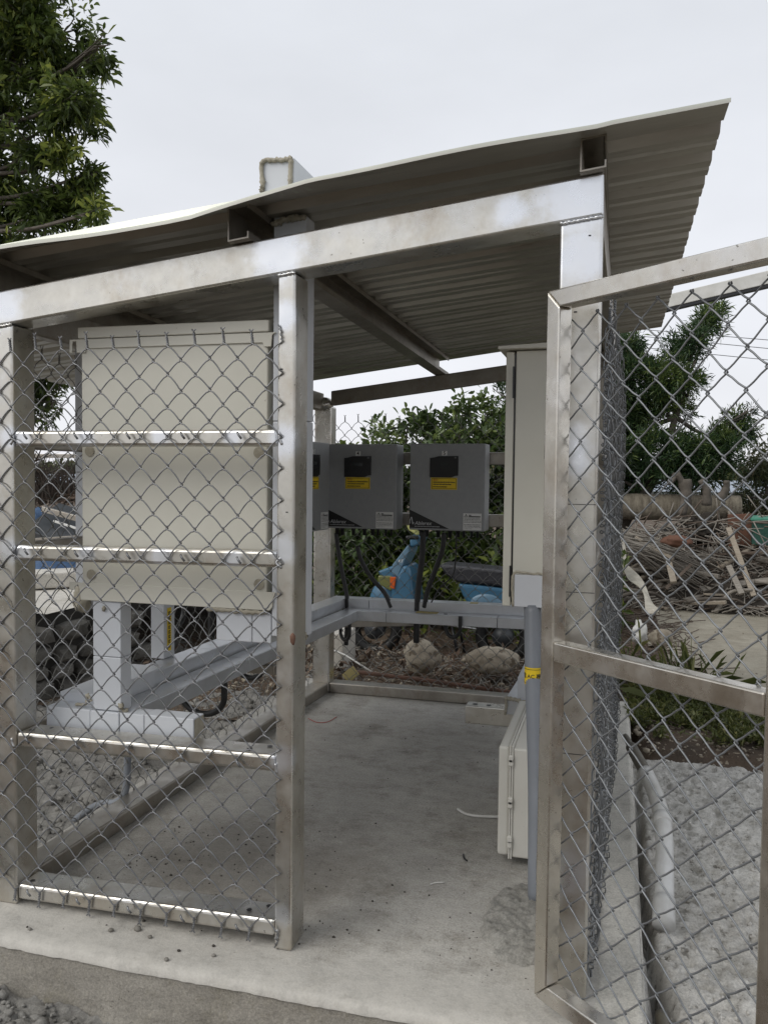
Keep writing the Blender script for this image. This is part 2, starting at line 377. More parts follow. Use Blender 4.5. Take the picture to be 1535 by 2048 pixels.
def chainlink(name, O, U, L, z0, z1, p, rad, m, parent, bow=.0, sides=5, tw=(True, True), bulge=None, seed=0, dep=.0026, bowseg=3):
    O = np.array(O, float); U = np.array(U, float); U /= np.linalg.norm(U); N = np.cross(U, [0, 0, 1.])
    w = p/2; n = int(round(L/w)); nj = int((z1-z0)/w)
    r = np.random.default_rng(seed); lines = []
    def P(x, z, d):
        if bulge is not None: d = d+bulge(x, z)
        return O+U*x+np.array([0, 0, z])+N*d
    jx = r.normal(0, .0012, (n+2, nj+1)); jz = r.normal(0, .0018, (n+2, nj+1))
    for k in range(n):
        pts = []; hx = .0028
        for j in range(nj+1):
            left = (j+k) % 2 == 0; c = k if left else k+1
            sgn = -1 if left else 1
            x = c*w+jx[c, j]; z = z0+j*w+jz[c, j]
            dz = .0065; dx = .005
            s0 = dep if left else -dep
            if j > 0: pts.append(P(x-sgn*dx, z-dz, s0))
            pts.append(P(x+sgn*hx, z-.0015, s0*.5)); pts.append(P(x+sgn*hx, z+.0015, -s0*.5))
            if j < nj:
                pts.append(P(x-sgn*dx, z+dz, -s0))
                c2 = k+1 if left else k
                x2 = c2*w+jx[c2, j+1]; z2 = z0+(j+1)*w+jz[c2, j+1]
                for t in [(i+1)/(bowseg+1) for i in range(bowseg)]:
                    b = bow*4*t*(1-t)
                    # rounded shoulders: the strand leaves the lower node steeply, reaches the upper one flat
                    pts.append(P(x+(x2-x)*t+(-(1 if x2 > x else -1))*b*.7, z+(z2-z)*t+b*.7, -s0))
        # twisted ends
        for end, on in ((0, tw[0]), (nj, tw[1])):
            if not on: continue
            left = (end+k) % 2 == 0; c = k if left else k+1
            sg = -1 if end == 0 else 1; x = c*w+jx[c, end]; z = z0+end*w+jz[c, end]; ph = 0 if left else PI
            tl = .026+.006*math.sin(c*7.7); lean = .004*math.sin(c*3.1)
            hel = [P(x+lean*t+.0028*math.cos(ph+t*14), z+sg*(.004+t*tl), .0028*math.sin(ph+t*14)) for t in np.linspace(0, 1, 9)]
            e = P(x+lean+(.006 if left else -.006), z+sg*(tl+.012), 0); hel.append(e)
            pts = (hel[::-1]+pts) if end == 0 else (pts+hel)
        lines.append(pts)
    o = tubes(name, lines, rad, m, parent, sides, upv=tuple(N), cap=False)
    return o

def leaves(name, C, A, per, ln, wd, m, parent, spread=1.0, droop=.2, seed=1, tint=None, fold=.25, jit=.5, shapeq=False):
    """C cluster centres (n,3), A cluster axes (n,3); leaves radiate round each axis"""
    r = np.random.default_rng(seed); n = len(C); C = np.repeat(C, per, 0); A = np.repeat(A, per, 0)
    N = len(C)
    D = A+r.normal(0, spread, (N, 3)); D[:, 2] -= droop; D /= np.linalg.norm(D, axis=1)[:, None]
    S = np.cross(D, r.normal(0, 1, (N, 3))); S[:, 2] *= .4; S /= np.linalg.norm(S, axis=1)[:, None]
    K = np.cross(S, D); l = ln*(1+r.uniform(-jit, jit, N))[:, None]; w = wd*(1+r.uniform(-jit, jit, N))[:, None]
    B = C+r.normal(0, ln*.35, (N, 3))+D*l*.1
    p0 = B; tip = B+D*l+np.array([0, 0, -1.])*l*.15
    if shapeq:
        a = B+D*l*.35; b = B+D*l*.7
        v = np.stack([p0, a+S*w*.5+K*w*fold, b+S*w*.42+K*w*fold, tip, b-S*w*.42+K*w*fold, a-S*w*.5+K*w*fold], 1)
        f = np.array([[0, 1, 2, 3], [0, 3, 4, 5]]); nv = 6
    else:
        a = B+D*l*.45
        v = np.stack([p0, a+S*w*.5+K*w*fold, tip, a-S*w*.5+K*w*fold], 1); f = np.array([[0, 1, 2], [0, 2, 3]]); nv = 4
    Fc = (np.arange(N)[:, None, None]*nv+f[None]).reshape(-1, f.shape[1])
    me = bpy.data.meshes.new(name); me.from_pydata(v.reshape(-1, 3).tolist(), [], Fc.tolist())
    at_ = me.attributes.new('tint', 'FLOAT', 'POINT')
    if tint is None: tv = r.beta(2, 2.6, N)
    else: tv = np.clip(np.repeat(tint, per)+r.normal(0, .16, N), 0, .98)
    at_.data.foreach_set('value', np.repeat(tv, nv).astype(np.float32))
    o = link(name, me, m, parent); o['kind'] = 'stuff'; return o
def blobpts(blobs, dens, seed=1, shell=.5, lump=.35, void=-.25, vs=2.0):
    """scatter through uneven lobes: points, outward axes, tint"""
    r = np.random.default_rng(seed); P = []; A = []; T = []
    for (c, rad) in blobs:
        c = np.array(c, float); rad = np.array(rad, float) if np.ndim(rad) else np.array([rad]*3, float)
        n = max(6, int(dens*rad[0]*rad[2]*4))
        d = r.normal(0, 1, (n, 3)); d /= np.linalg.norm(d, axis=1)[:, None]
        # lobes in the outline
        ph = np.array([mnoise.noise(Vector(tuple(q*1.7+c*.7))) for q in d])
        q = r.uniform(shell, 1, n)*(1+lump*ph*1.6)
        pts = c+d*q[:, None]*rad
        vo = np.array([mnoise.noise(Vector(tuple(p*vs)))+.5*mnoise.noise(Vector(tuple(p*vs*2.3+9))) for p in pts])
        ok = vo > void; pts = pts[ok]; d = d[ok]; ph = ph[ok]; vo = vo[ok]
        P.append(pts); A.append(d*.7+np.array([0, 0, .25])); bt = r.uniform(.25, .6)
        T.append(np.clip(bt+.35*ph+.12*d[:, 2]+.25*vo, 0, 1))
    return np.concatenate(P), np.concatenate(A), np.concatenate(T)

# ================================================================== SETTING
def grid(name, x0, x1, y0, y1, step, zf, m, parent=None, smooth=True, keep=None):
    nx = max(2, int((x1-x0)/step)+1); ny = max(2, int((y1-y0)/step)+1)
    X = np.linspace(x0, x1, nx); Y = np.linspace(y0, y1, ny); V = []
    for y in Y:
        for x in X: V.append(zf(x, y) if isinstance(zf(x, y), tuple) else (x, y, zf(x, y)))
    Fc = [(j*nx+i, j*nx+i+1, (j+1)*nx+i+1, (j+1)*nx+i) for j in range(ny-1) for i in range(nx-1)
          if keep is None or keep(.5*(X[i]+X[i+1]), .5*(Y[j]+Y[j+1]))]
    me = bpy.data.meshes.new(name); me.from_pydata(V, [], Fc)
    if smooth: me.polygons.foreach_set('use_smooth', [True]*len(me.polygons))
    return link(name, me, m, parent)
def fbm(x, y, s, o=4, seed=0.):
    v = 0; a = 1; t = 0
    for i in range(o): v += a*mnoise.noise(Vector((x*s, y*s, seed+i*5.3))); t += a; a *= .55; s *= 2.1
    return v/t

gr = grid('ground', -400, 400, -30, 600, 35, lambda x, y: -.34, FIELD, smooth=False); tag(gr, kind='structure')
# soil behind and beside the slab
def soil(x, y):
    z = -.09+.035*fbm(x, y, 1.7, 4, 3)
    if x > -1.7 and x < .26 and y < 2.75: z -= .12
    if x > .2 and y > 2.3: z += .03
    return z
so_ = grid('soil', -4.2, 1.6, 2.2, 12, .07, soil, DIRT); tag(so_, kind='structure')
sy = grid('soil', -30, 30, -6, 40, 1.0, lambda x, y: -.24+.03*fbm(x, y, .3), DIRT); tag(sy, kind='structure')

# slab
FY = -.165
def slabtop(x, y):
    ex = .010*fbm(x, 0, 6, 4, 2)+.007*fbm(x, 0, 30, 3, 2)+.010*max(0, fbm(x, 3, 11, 3, 8)-.15); z = .0035*fbm(x, y, 5, 4, 1)
    if y <= FY+.001: return (x, FY+ex, z-.026)
    if y < FY+.02: return (x, FY+.003+ex*.95, z-.011)
    if y < FY+.038: return (x, FY+.017+ex*.7, z-.002)
    if x > .22: return (x+.006*fbm(y, 3, 5, 3), y, z-.004)
    return (x, y, z)
sb = grid('concrete_slab', -1.76, .238, FY, 2.93, .018, slabtop, SLAB); tag(sb, kind='structure')
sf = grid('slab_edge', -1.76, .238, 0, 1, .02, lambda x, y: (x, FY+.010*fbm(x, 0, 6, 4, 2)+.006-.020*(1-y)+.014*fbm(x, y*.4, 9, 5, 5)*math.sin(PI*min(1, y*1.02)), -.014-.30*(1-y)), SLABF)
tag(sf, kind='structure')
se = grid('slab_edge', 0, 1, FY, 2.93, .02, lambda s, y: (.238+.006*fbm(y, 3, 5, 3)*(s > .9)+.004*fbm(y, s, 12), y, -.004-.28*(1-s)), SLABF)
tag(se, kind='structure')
# pale kerb run forward; brightness of the slab strip is put into its colour
tag(grid('concrete_kerb', .118, .244, -.15, 2.94, .011, lambda x, y: (x, y, .0055+.003*fbm(x, y, 8)+(.004*fbm(x, y, 26, 4, 3)-.003 if y < .5 else 0)-(.02 if x > .238 else 0)-(.006 if x < .122 or y < -.145 else 0)), concrete('brightened_slab_strip', (.60, .575, .52), (.48, .46, .41), (.36, .34, .30), .5, True)), 'brightened concrete strip along the right edge of the slab beside the rolled mesh', 'kerb')
# thin mortar patch with a cracked rim inside the doorway
def patchz(x, y):
    cx, cy = -.06, .34
    dx, dy = (x-cx)/.16, (y-cy)/.24
    d = math.hypot(dx, dy)+.22*fbm(x, y, 7, 3, 9)
    h = .024*max(0, min(1, (1-d)*7))
    return h-.006+.026*fbm(x, y, 19, 5, 4)*(h > .004)+.014*fbm(x, y, 60, 2, 8)*(h > .004)
tag(grid('mortar_patch', -.28, .0, .05, .64, .007, patchz, concrete('fresh_mortar', (.36, .35, .32), (.24, .23, .205), (.15, .14, .12), 1.0, True)), 'rough patch of fresh mortar on the floor beside the gate post', 'mortar patch')

# rough concrete spilled right of the slab
def rough_r(x, y):
    z = -.055+.026*fbm(x, y, 3.2, 5, 12)+.024*fbm(x, y, 15, 4, 4)-.030*max(0, fbm(x, y, 24, 3, 14)-.10)*3+.010*fbm(x, y, 55, 2, 6)
    z -= (.09 if y > .35 else .15)*math.exp(-((x-.258-.030*max(0, min(1, (.45-y)*2.5))-.006*math.sin(y*5))/(.014+.012*max(0, min(1, (.35-y)*3))))**2)*(1 if y < 1.3 else max(.2, 1-(y-1.3)))
    if y > 2.1: z -= (y-2.1)*.35
    if x > .82 and y > .8: z -= .08*min(1, (x-.82)*6)*min(1, (y-.8)*2)
    return z
tag(grid('rough_concrete', .235, 1.5, -1.3, 2.55, .0095, rough_r, ROUGHC), kind='structure')
# left strip of rubble between slab and stone wall
def rough_l(x, y):
    z = -.10+.05*fbm(x, y, 2.2, 5, 22)+.045*fbm(x, y, 9, 4, 24)+.018*fbm(x, y, 30, 2, 26)
    if x > -1.78: z -= .06
    return z
tag(grid('rough_concrete', -3.9, -1.66, -.2, 4.4, .022, rough_l, CLOD), kind='structure')
def rough_f(x, y):
    return -.150+.02*fbm(x, y, 3, 4, 31)+.05*abs(fbm(x, y, 14, 4, 33))+.02*fbm(x, y, 38, 2, 36)-max(0, (x+1.25))*.25
tag(grid('rough_concrete', -2.6, -.2, -.95, FY-.004, .011, rough_f, CLOD), kind='structure')
# clods scattered on the rough ground
def scatter_clods(name, pts, smin, smax, m, seed, label=None, cat=None):
    r = np.random.default_rng(seed)
    bm = bmesh.new(); bmesh.ops.create_icosphere(bm, subdivisions=1, radius=1)
    base = np.array([v.co[:] for v in bm.verts]); fc = np.array([[v.index for v in f.verts] for f in bm.faces]); bm.free()
    V = []; Fc = []
    for i, p in enumerate(pts):
        s = smin*(smax/smin)**(r.random()**2.2); q = base*(1+r.uniform(-.28, .28, (len(base), 1)))*s*np.array([1, 1, .75])*r.uniform(.7, 1.3, 3)
        V.append(q+np.array(p)); Fc.append(fc+i*len(base))
    me = bpy.data.meshes.new(name); me.from_pydata(np.concatenate(V).tolist(), [], np.concatenate(Fc).tolist())
    me.polygons.foreach_set('use_smooth', [True]*len(me.polygons))
    o = link(name, me, m); return tag(o, label, cat, kind='stuff')
P = []
for i in range(5200):
    x, y = rng.uniform(-3.6, -1.76), rng.uniform(0, 4); P.append((x, y, rough_l(x, y)))
scatter_clods('rubble', P, .004, .026, CLOD, 1, 'grey concrete crumbs on the ground left of the shelter', 'rubble')
P = []
for i in range(1500):
    x, y = rng.uniform(-2.2, -.75), rng.uniform(-.7, FY-.03); P.append((x, y, rough_f(x, y)+.004))
scatter_clods('rubble', P, .005, .020, CLOD, 2, 'coarse grey rubble along the foot of the slab edge at front left', 'rubble')
P = []
for i in range(2600):
    x, y = rng.uniform(.3, 1.2), rng.uniform(-.7, 2.3); P.append((x, y, rough_r(x, y)))
scatter_clods('rubble', P, .002, .010, ROUGHC, 3, 'small cement crumbs on the rough concrete right of the slab', 'rubble')
PEB = mat('grey_pebble', (.24, .225, .20), (.13, .12, .10), 30, .85)
DEB = mat('dark_debris', (.06, .05, .04), (.03, .027, .022), 20, .9)
P = []
while len(P) < 900:
    x, y = rng.uniform(-1.5, .05), rng.uniform(-.12, 2.5)
    d = math.exp(-((x+1.05)/.42)**2-((y-.42)/.33)**2)+.5*math.exp(-((x+.62)/.07)**2-((y-.13)/.06)**2)+.45*math.exp(-((x+.12)/.16)**2-((y-.15)/.14)**2)+.05
    if rng.random() < d*max(.05, .6+1.6*fbm(x, y, 5, 3, 40)): P.append((x, y, .001))
scatter_clods('grit', P, .0005, .0042, DEB, 4, 'dark grit scattered over the slab floor', 'grit')
# the larger pebbles one by one
pb = [(222, 1863, 10, 'round grey pebble nearest the slab edge at left'), (275, 1861, 13, 'largest flat grey pebble on the front lip of the slab'),
      (322, 1826, 12, 'dark pebble just under the bottom rail'), (368, 1835, 10, 'pebble beside the twisted wire ends near the middle of the bay'),
      (298, 1824, 7, 'small pebble tucked against the bottom rail'), (288, 1843, 6, 'tiny dark pebble below the bottom rail'),
      (427, 1893, 6, 'black pebble in front of the middle post'), (427, 1913, 8, 'brownish crumb near the slab edge in front of the middle post'),
      (300, 1876, 8, 'tan pebble in the middle of the front lip'), (333, 1921, 8, 'dark pitted crumb close to the slab edge'),
      (258, 1728, 8, 'dark pebble on the floor behind the mesh'), (667, 1876, 6, 'single pebble in the doorway'),
      (60, 1860, 7, 'pebble at the far left of the front lip'), (358, 1903, 6, 'small dark pebble near the slab edge')]
for (a, b, s, lab) in pb:
    q = at(a, b, z=0); r_ = s/2/700
    tag(blob('pebble', (q.x, q.y, r_*.6), (r_*1.2, r_, r_*.8), PEB if s > 6 else DEB, amp=.3, sub=2, seed=a), lab, 'pebble', 'pebbles on the slab')
# yard concrete beyond, right
def padk(x, y): return x > .50+.25*fbm(x, y, 1.2)+(.28 if y < 4.2 else 0) 
tag(grid('yard_pavement', .3, 9, 2.9, 9, .12, lambda x, y: (x, y, -.045+.006*fbm(x, y, .8)), PAD, keep=padk), kind='structure')

# ================================================================== SHELTER
SH = empty('equipment_shelter', (XL, 0, 0), 'steel framed shelter with a sloping corrugated roof and chain-link sides on a concrete slab', 'shelter')
def zbt(x): return 2.0148+SL*x            # top of the front beam
def skx(y): return .125*y/2.62            # left wall runs slightly inwards
BH = .1
# front posts
for (x0, x1, yd) in ((XL-.1, XL, .1), (XM, XM+.05, .1), (.0, .1, .1)):
    zt = zbt((x0+x1)/2)-BH-.003
    bm = bmesh.new()
    za, zb = zbt(x0)-BH-.003, zbt(x1)-BH-.003
    hexa(bm, [(x0, 0, 0), (x1, 0, 0), (x1, yd, 0), (x0, yd, 0), (x0, 0, za), (x1, 0, zb), (x1, yd, zb), (x0, yd, za)], .007, 3)
    frombm('post', bm, STEEL, SH)
    # weld bead round the head of the post
    w = []
    for t in np.linspace(0, 1, int((x1-x0)/.004)):
        x = x0+(x1-x0)*t; w.append((x, -.002+.0015*math.sin(x*900), zbt(x)-BH-.003+.003*mnoise.noise(Vector((x*160, 0, 0)))))
    tubes('weld_bead', [w], .0035, STEEL, SH, 6)
# front beam
def slope_box(name, x0, x1, y0, y1, f0, f1, m, bev=.006, parent=SH):
    bm = bmesh.new()
    hexa(bm, [(x0, y0, f0(x0)), (x1, y0, f0(x1)), (x1, y1, f0(x1)), (x0, y1, f0(x0)), (x0, y0, f1(x0)), (x1, y0, f1(x1)), (x1, y1, f1(x1)), (x0, y1, f1(x0))], bev, 3)
    return frombm(name, bm, m, parent)
slope_box('beam', -2.6, .1, -.002, .098, lambda x: zbt(x)-BH, zbt, STEEL)
# front rails of the left bay (rail, rail, rail, sill), 45 mm faces
def rail_holes(x, z):
    for dx, dy in ((x, .035), (x+.045, .07)):
        bm = bmesh.new(); bmesh.ops.create_circle(bm, cap_ends=True, radius=.008, segments=14)
        bmesh.ops.translate(bm, verts=bm.verts, vec=(dx, dy, z+.0012)); frombm('bolt_hole', bm, BLACK, SH)
for i, (za, zb) in enumerate(((1.420, 1.422), (1.084, 1.095), (.524, .537), (.062, .079))):
    bm = bmesh.new(); h = .046; x0, x1 = XL+.001, XM-.001; yd = .05 if i < 2 else .098
    hexa(bm, [(x0, .003, za-h), (x1, .003, zb-h), (x1, yd, zb-h), (x0, yd, za-h), (x0, .003, za), (x1, .003, zb), (x1, yd, zb), (x0, yd, za)], .009, 3)
    frombm('rail' if i < 3 else 'sill', bm, STEEL, SH)
    if i >= 2: rail_holes(XL+.03, za); rail_holes(XM-.09, zb)
# back frame
BY = 2.62
def zbb(x): return 1.981+.125*x
for (x0, x1) in ((-1.588, -1.482), (.02, .12)):
    box('post', x0, x1, BY, BY+.1, 0, zbb(x0)-.075, DSTEEL if x0 > 0 else STEEL, SH, .01)
blob('weld_cap', (-1.535, BY+.03, zbb(-1.5)-.075), (.053, .06, .045), STEEL, SH, .1, 2, 3, 4)
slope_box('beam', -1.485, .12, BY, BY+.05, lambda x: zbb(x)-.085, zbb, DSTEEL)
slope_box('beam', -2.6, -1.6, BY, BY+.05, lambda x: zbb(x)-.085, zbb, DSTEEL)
for z in (1.365, 1.015):
    bar('rail', (-1.480, BY+.025, z+.035), (.019, BY+.025, z+.04), .05, .07, DSTEEL, SH, .005)
bar('sill', (-1.481, BY+.05, .031), (.019, BY+.05, .031), .098, .06, DSTEEL, SH, .006)
# side frames
zl = lambda y: zbt(XL-.05)-.003+(zbb(-1.6)-zbt(XL-.05))*y/BY
bar('beam', (XL-.05, .1, zbt(XL-.05)-.055), (XL-.05+.06, BY, zbb(-1.6)-.05), .05, .1, DSTEEL, SH, .005)
bar('beam', (.075, .1, zbt(.075)-.052), (.105, BY, zbb(.1)-.05), .05, .1, DSTEEL, SH, .005)
bar('sill', (-1.625, .101, .031), (-1.535, BY-.001, .031), .098, .06, DSTEEL, SH, .006)
for z in (1.40, 1.05, .47):
    bar('rail', (-1.640, .101, z), (-1.56, BY-.001, z), .04, .06, DSTEEL, SH, .005)
for z in (1.40, 1.05, .28):
    bar('rail', (.075, .101, z), (.09, BY-.001, z), .045, .06, DSTEEL, SH, .005)
bar('sill', (.05, .101, .031), (.07, BY-.001, .031), .098, .06, DSTEEL, SH, .006)
tp = []
for x, y in ((XL+.03, .25), (XL+.05, 1.8)):
    pass
# roof
def zr(x, y):
    t = (y+.1)/2.85; return (2.096+.094*x)*(1-t)+(2.088+.125*x)*t
RX0, RX1, RY0, RY1 = -2.75, .365, -.105, 2.80
prof = []   # (y, dz): wide pan, raised rib
y = RY0; prof.append((y, 0))
y += .13
while y < RY1-.1:
    prof += [(y, 0), (y+.018, .034), (y+.046, .034), (y+.070, 0), (y+.112, 0), (y+.119, .008), (y+.131, .008), (y+.138, 0)]
    y += .182
prof.append((RY1, 0))
def roof():
    nx = 90; X = np.linspace(RX0, RX1, nx); V = []; n = len(prof)
    # bent lip along the front edge
    lip = [(RY0-.012, -.5), (RY0, 0)]
    for side in (0, 1):
        for x in X:
            row = []
            d = .040*max(0, min(1, (-.60-x)/.33))-.012*max(0, min(1, (-1.0-x)/.4))+.003*math.sin(x*9)*(x < .1)
            for i, (yy, dz) in enumerate(prof):
                z = zr(x, yy)+dz
                yy2 = yy
                if i == 0: z -= d+.004; yy2 += .004*math.sin(x*4.3)*(x < 0)
                if i == 1: z += .002*math.sin(x*7)
                V.append((x, yy2, z+(.0012 if side else 0)))
            V.append((x, prof[0][0]-.003+.004*math.sin(x*4.3)*(x < 0), zr(x, prof[0][0])-d-.004+(-.010 if side == 0 else -.0)))
    Fc = []; st = n+1
    for side in (0, 1):
        o = side*nx*st
        for i in range(nx-1):
            for j in range(n-1):
                a = [o+i*st+j, o+(i+1)*st+j, o+(i+1)*st+j+1, o+i*st+j+1]
                Fc.append(a if side else a[::-1])
            a = [o+i*st+n, o+(i+1)*st+n, o+(i+1)*st, o+i*st]
            Fc.append(a if side else a[::-1])
    h = nx*st
    for i in (0, nx-1):
        for j in range(n-1): Fc.append([i*st+j, i*st+j+1, h+i*st+j+1, h+i*st+j])
    for i in range(nx-1): Fc.append([i*st+n, (i+1)*st+n, h+(i+1)*st+n, h+i*st+n])
    me = bpy.data.meshes.new('roof_sheet'); me.from_pydata(V, [], Fc)
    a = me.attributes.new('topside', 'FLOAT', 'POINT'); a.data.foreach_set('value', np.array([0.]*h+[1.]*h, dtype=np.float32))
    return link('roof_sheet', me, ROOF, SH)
roof()
# purlins: C channels with lips, open to the left
def purlin(xc, parent=SH):
    t = .004; w = .06; bm = bmesh.new(); L = []
    for y in (-.03, 2.72):
        u = max(0, y)/BY; zb_ = lambda a: zbt(xc+a)*(1-u)+zbb(xc+a)*u+.001
        H = zr(xc+.03, y)-zb_(.03)-.002
        pr = [(0, 0), (w, 0), (w, .018), (w-t, .018), (w-t, t), (t, t), (t, H-t), (w-t, H-t), (w-t, H-.018), (w, H-.018), (w, H), (0, H)]
        L.append([bm.verts.new((xc+a, y, zb_(a)+b)) for a, b in pr])
    n = len(pr)
    for i in range(n): bm.faces.new((L[0][i], L[0][(i+1) % n], L[1][(i+1) % n], L[1][i]))
    for l in L:
        for q in ((0, 1, 4, 5), (1, 2, 3, 4), (0, 5, 6, 11), (6, 7, 10, 11), (7, 8, 9, 10)): bm.faces.new([l[k] for k in q])
    bmesh.ops.recalc_face_normals(bm, faces=bm.faces)
    frombm('purlin', bm, DSTEEL, parent)
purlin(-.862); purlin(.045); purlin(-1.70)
# meshes
PIT = .0845
chainlink('wire_mesh', (-2.66, -.006, 0), (1, 0, 0), PIT*23, .050, 1.665, PIT, .0021, WIRE, SH, bow=.0028, seed=3, sides=6)
chainlink('wire_mesh', (-1.675, .06, 0), (.035, 1, 0), PIT*30.5, .02, 1.70, PIT, .0017, WIRED, SH, bow=.004, seed=4, sides=4, bowseg=1)
chainlink('wire_mesh', (-1.60, BY+.107, 0), (1, 0, 0), PIT*20.5, .02, 1.665, PIT, .0017, WIRED, SH, bow=.004, seed=5, sides=4, bowseg=1)
def rb(x, z): return .006+.012*math.sin(x*7+z*3)+.008*math.sin(z*9+x*2)+.012*math.sin(x*23+1.7*z)
chainlink('wire_mesh', (.122, .03, 0), (.02, 1, 0), PIT*31, .02, 1.715, PIT, .0019, WIREG, SH, bow=.006, seed=6, sides=5, bulge=lambda x, z: -rb(x, z)*.6, dep=.007, bowseg=2)
# spare curls of mesh wire tied along the near edge of the side panel
cl = []
for i in range(5):
    zz = np.arange(.1, 1.62, .006); a = zz*74+i*1.3
    cl.append(np.stack([.118+.012*np.cos(a)*(.7+.3*np.sin(zz*9+i)), .055+i*.022+.006*np.sin(a*.5), zz+.020*np.sin(a)], 1))
tubes('wire_selvage', cl, .0017, WIREG, SH, 4, upv=(0, 1, .2), cap=False)
# weld blobs where hinges and rails meet the posts, and saw-cut seams on the right post
for (x, z, n_, w_) in ((.012, 1.355, 9, .07), (.012, .315, 8, .05), (XM+.006, 1.40, 3, .02), (XM+.006, 1.07, 3, .02), (XM+.006, .51, 3, .02), (XL-.006, 1.40, 3, .02), (XL-.006, 1.07, 3, .02), (XL-.006, .5, 3, .02), (XM+.006, .05, 3, .02)):
    L_ = [(x+random.uniform(-.006, .010), -.001, z+w_*(k/n_-.5)*2) for k in range(n_)]
    tubes('weld_bead', [smoothline(L_, 3)], .0038, CHROME, SH, 6)
for z in (1.235, 1.02, .62):
    box('seam', .022, .0985, -.0012, .002, z, z+.0016, BLACK, SH, 0)
for (x, z, w_) in ((XM+.012, 1.58, .004), (XM+.03, 1.2, .003), (XM+.02, .33, .003), (.07, 1.88, .003), (.04, 1.7, .004)):
    box('drill_mark', x-w_, x+w_, -.0012, .002, z-.0015, z+.0015, BLACK, SH, 0)
# small weld spatter tags on the middle post: a rusty chip
blob('rust_chip', (XM+.048, .0, .86), (.008, .004, .016), RUST, SH, .4, 3, 2, 2)
# tie wires on rails (bright knots)
for z in (1.405, 1.068, .51, .05):
    for k in range(5):
        x = XL+.05+k*.169; 
        tubes('wire_tie', [[(x-.006, -.009, z+.008), (x, -.013, z), (x+.007, -.010, z-.010)]], .0032, WIRE, SH, 5)

# ================================================================== GATE
gd = Vector((.417, -.37, 0)).normalized(); GH = Vector((-.022, -.08, 0)); gn = Vector((-gd.y, gd.x, 0))*-1   # gn faces the path
if gn.y > 0: gn = -gn
T = .042; GL = .620; GT, GB = 1.735, .045
GT_ = empty('gate', GH, 'open gate of grey square tube and chain-link swung out on the right', 'gate')
def gp(s, d, z): return GH+gd*s-gn*d+Vector((0, 0, z))    # s along gate, d behind its front face
def ghex(name, corners, m=GSTEEL, bev=.004):
    bm = bmesh.new(); hexa(bm, corners, bev, 3); bmesh.ops.recalc_face_normals(bm, faces=bm.faces); return frombm(name, bm, m, GT_)
def piece(name, s0a, s1a, za, s0b, s1b, zb):     # lower edge s0a..s1a at za, upper edge s0b..s1b at zb
    ghex(name, [gp(s0a, 0, za), gp(s1a, 0, za), gp(s1a, T, za), gp(s0a, T, za), gp(s0b, 0, zb), gp(s1b, 0, zb), gp(s1b, T, zb), gp(s0b, T, zb)])
g = .0008
def mitred(name, q):   # q: 4 (s,z) corners
    ghex(name, [gp(s, 0, z) for s, z in q]+[gp(s, T, z) for s, z in q])
mitred('stile', [(0, GB+g), (T, GB+T+g), (T, GT-T-g), (0, GT-g)])
mitred('stile', [(GL-T, GB+T+g), (GL, GB+g), (GL, GT-g), (GL-T, GT-T-g)])
mitred('rail', [(0+g, GT), (T+g, GT-T), (GL-T-g, GT-T), (GL-g, GT)])
mitred('rail', [(T+g, GB+T), (0+g, GB), (GL-g, GB), (GL-T-g, GB+T)])
mitred('rail', [(T+.001, .870), (GL-T-.001, .870), (GL-T-.001, .916), (T+.001, .916)])
o = gp(.0, T+.004, 0)
chainlink('wire_mesh', gp(.025, T+.008, 0), gd, PIT*6.8, .075, 1.715, PIT, .0021, WIREG, GT_, bow=.0, sides=6, tw=(False, False), seed=9, bowseg=2)
for z in (.35, 1.38):
    tubes('hinge', [[gp(-.012, T*.6, z-.035), gp(-.012, T*.6, z+.035)]], .009, GSTEEL, GT_, 10)

# ================================================================== LEFT CABINET
LC = empty('electrical_cabinet', (-1.11, .25, .92), 'large beige electrical cabinet seen from its back behind the chain-link of the left bay', 'cabinet', 'beige electrical cabinets')
box('body', -1.418, -.812, .125, .36, .915, 1.700, BEIGE, LC, .004)
box('lid', -1.424, -.806, .115, .37, 1.702, 1.735, BEIGE, LC, .003)
def flange(z0, z1, notch_up):
    pts = [(-1.452, z0), (-.790, z0+.0), (-.790, z1), (-1.452, z1)]
    s = -.0 
    if notch_up:   # slots open downwards at the ears
        pts = [(-1.455, z0-.012), (-1.447, z0-.012), (-1.445, z0+.022), (-1.432, z0+.022), (-1.430, z0-.012), (-1.400, z0-.012), (-1.400, z0), (-.826, z0), (-.822, z0-.012), (-.800, z0-.012), (-.797, z0+.020), (-.788, z0+.026), (-.784, z1), (-1.455, z1)]
    else:
        pts = [(-1.460, z0+.03), (-1.440, z0+.03), (-1.440, z1-.012), (-1.430, z1-.006), (-1.424, z1-.02), (-1.420, z0), (-.800, z0-.0), (-.792, z0+.010), (-.790, z1-.02), (-.782, z1), (-1.460, z1)]
    prism('mounting_flange', pts, .1185, .1225, BEIGE, LC, .0012, 1)
flange(1.672, 1.700, True); flange(.912, .965, False)
for (x, z) in ((-1.39, 1.365), (-.838, 1.362), (-1.385, .99), (-.835, .985)):
    bm = bmesh.new(); bmesh.ops.create_circle(bm, cap_ends=True, radius=.016, segments=20); bmesh.ops.rotate(bm, verts=bm.verts, cent=(0, 0, 0), matrix=Matrix.Rotation(PI/2, 3, 'X'))
    bmesh.ops.translate(bm, verts=bm.verts, vec=(x, .1225, z)); frombm('knockout', bm, CAULK, LC)
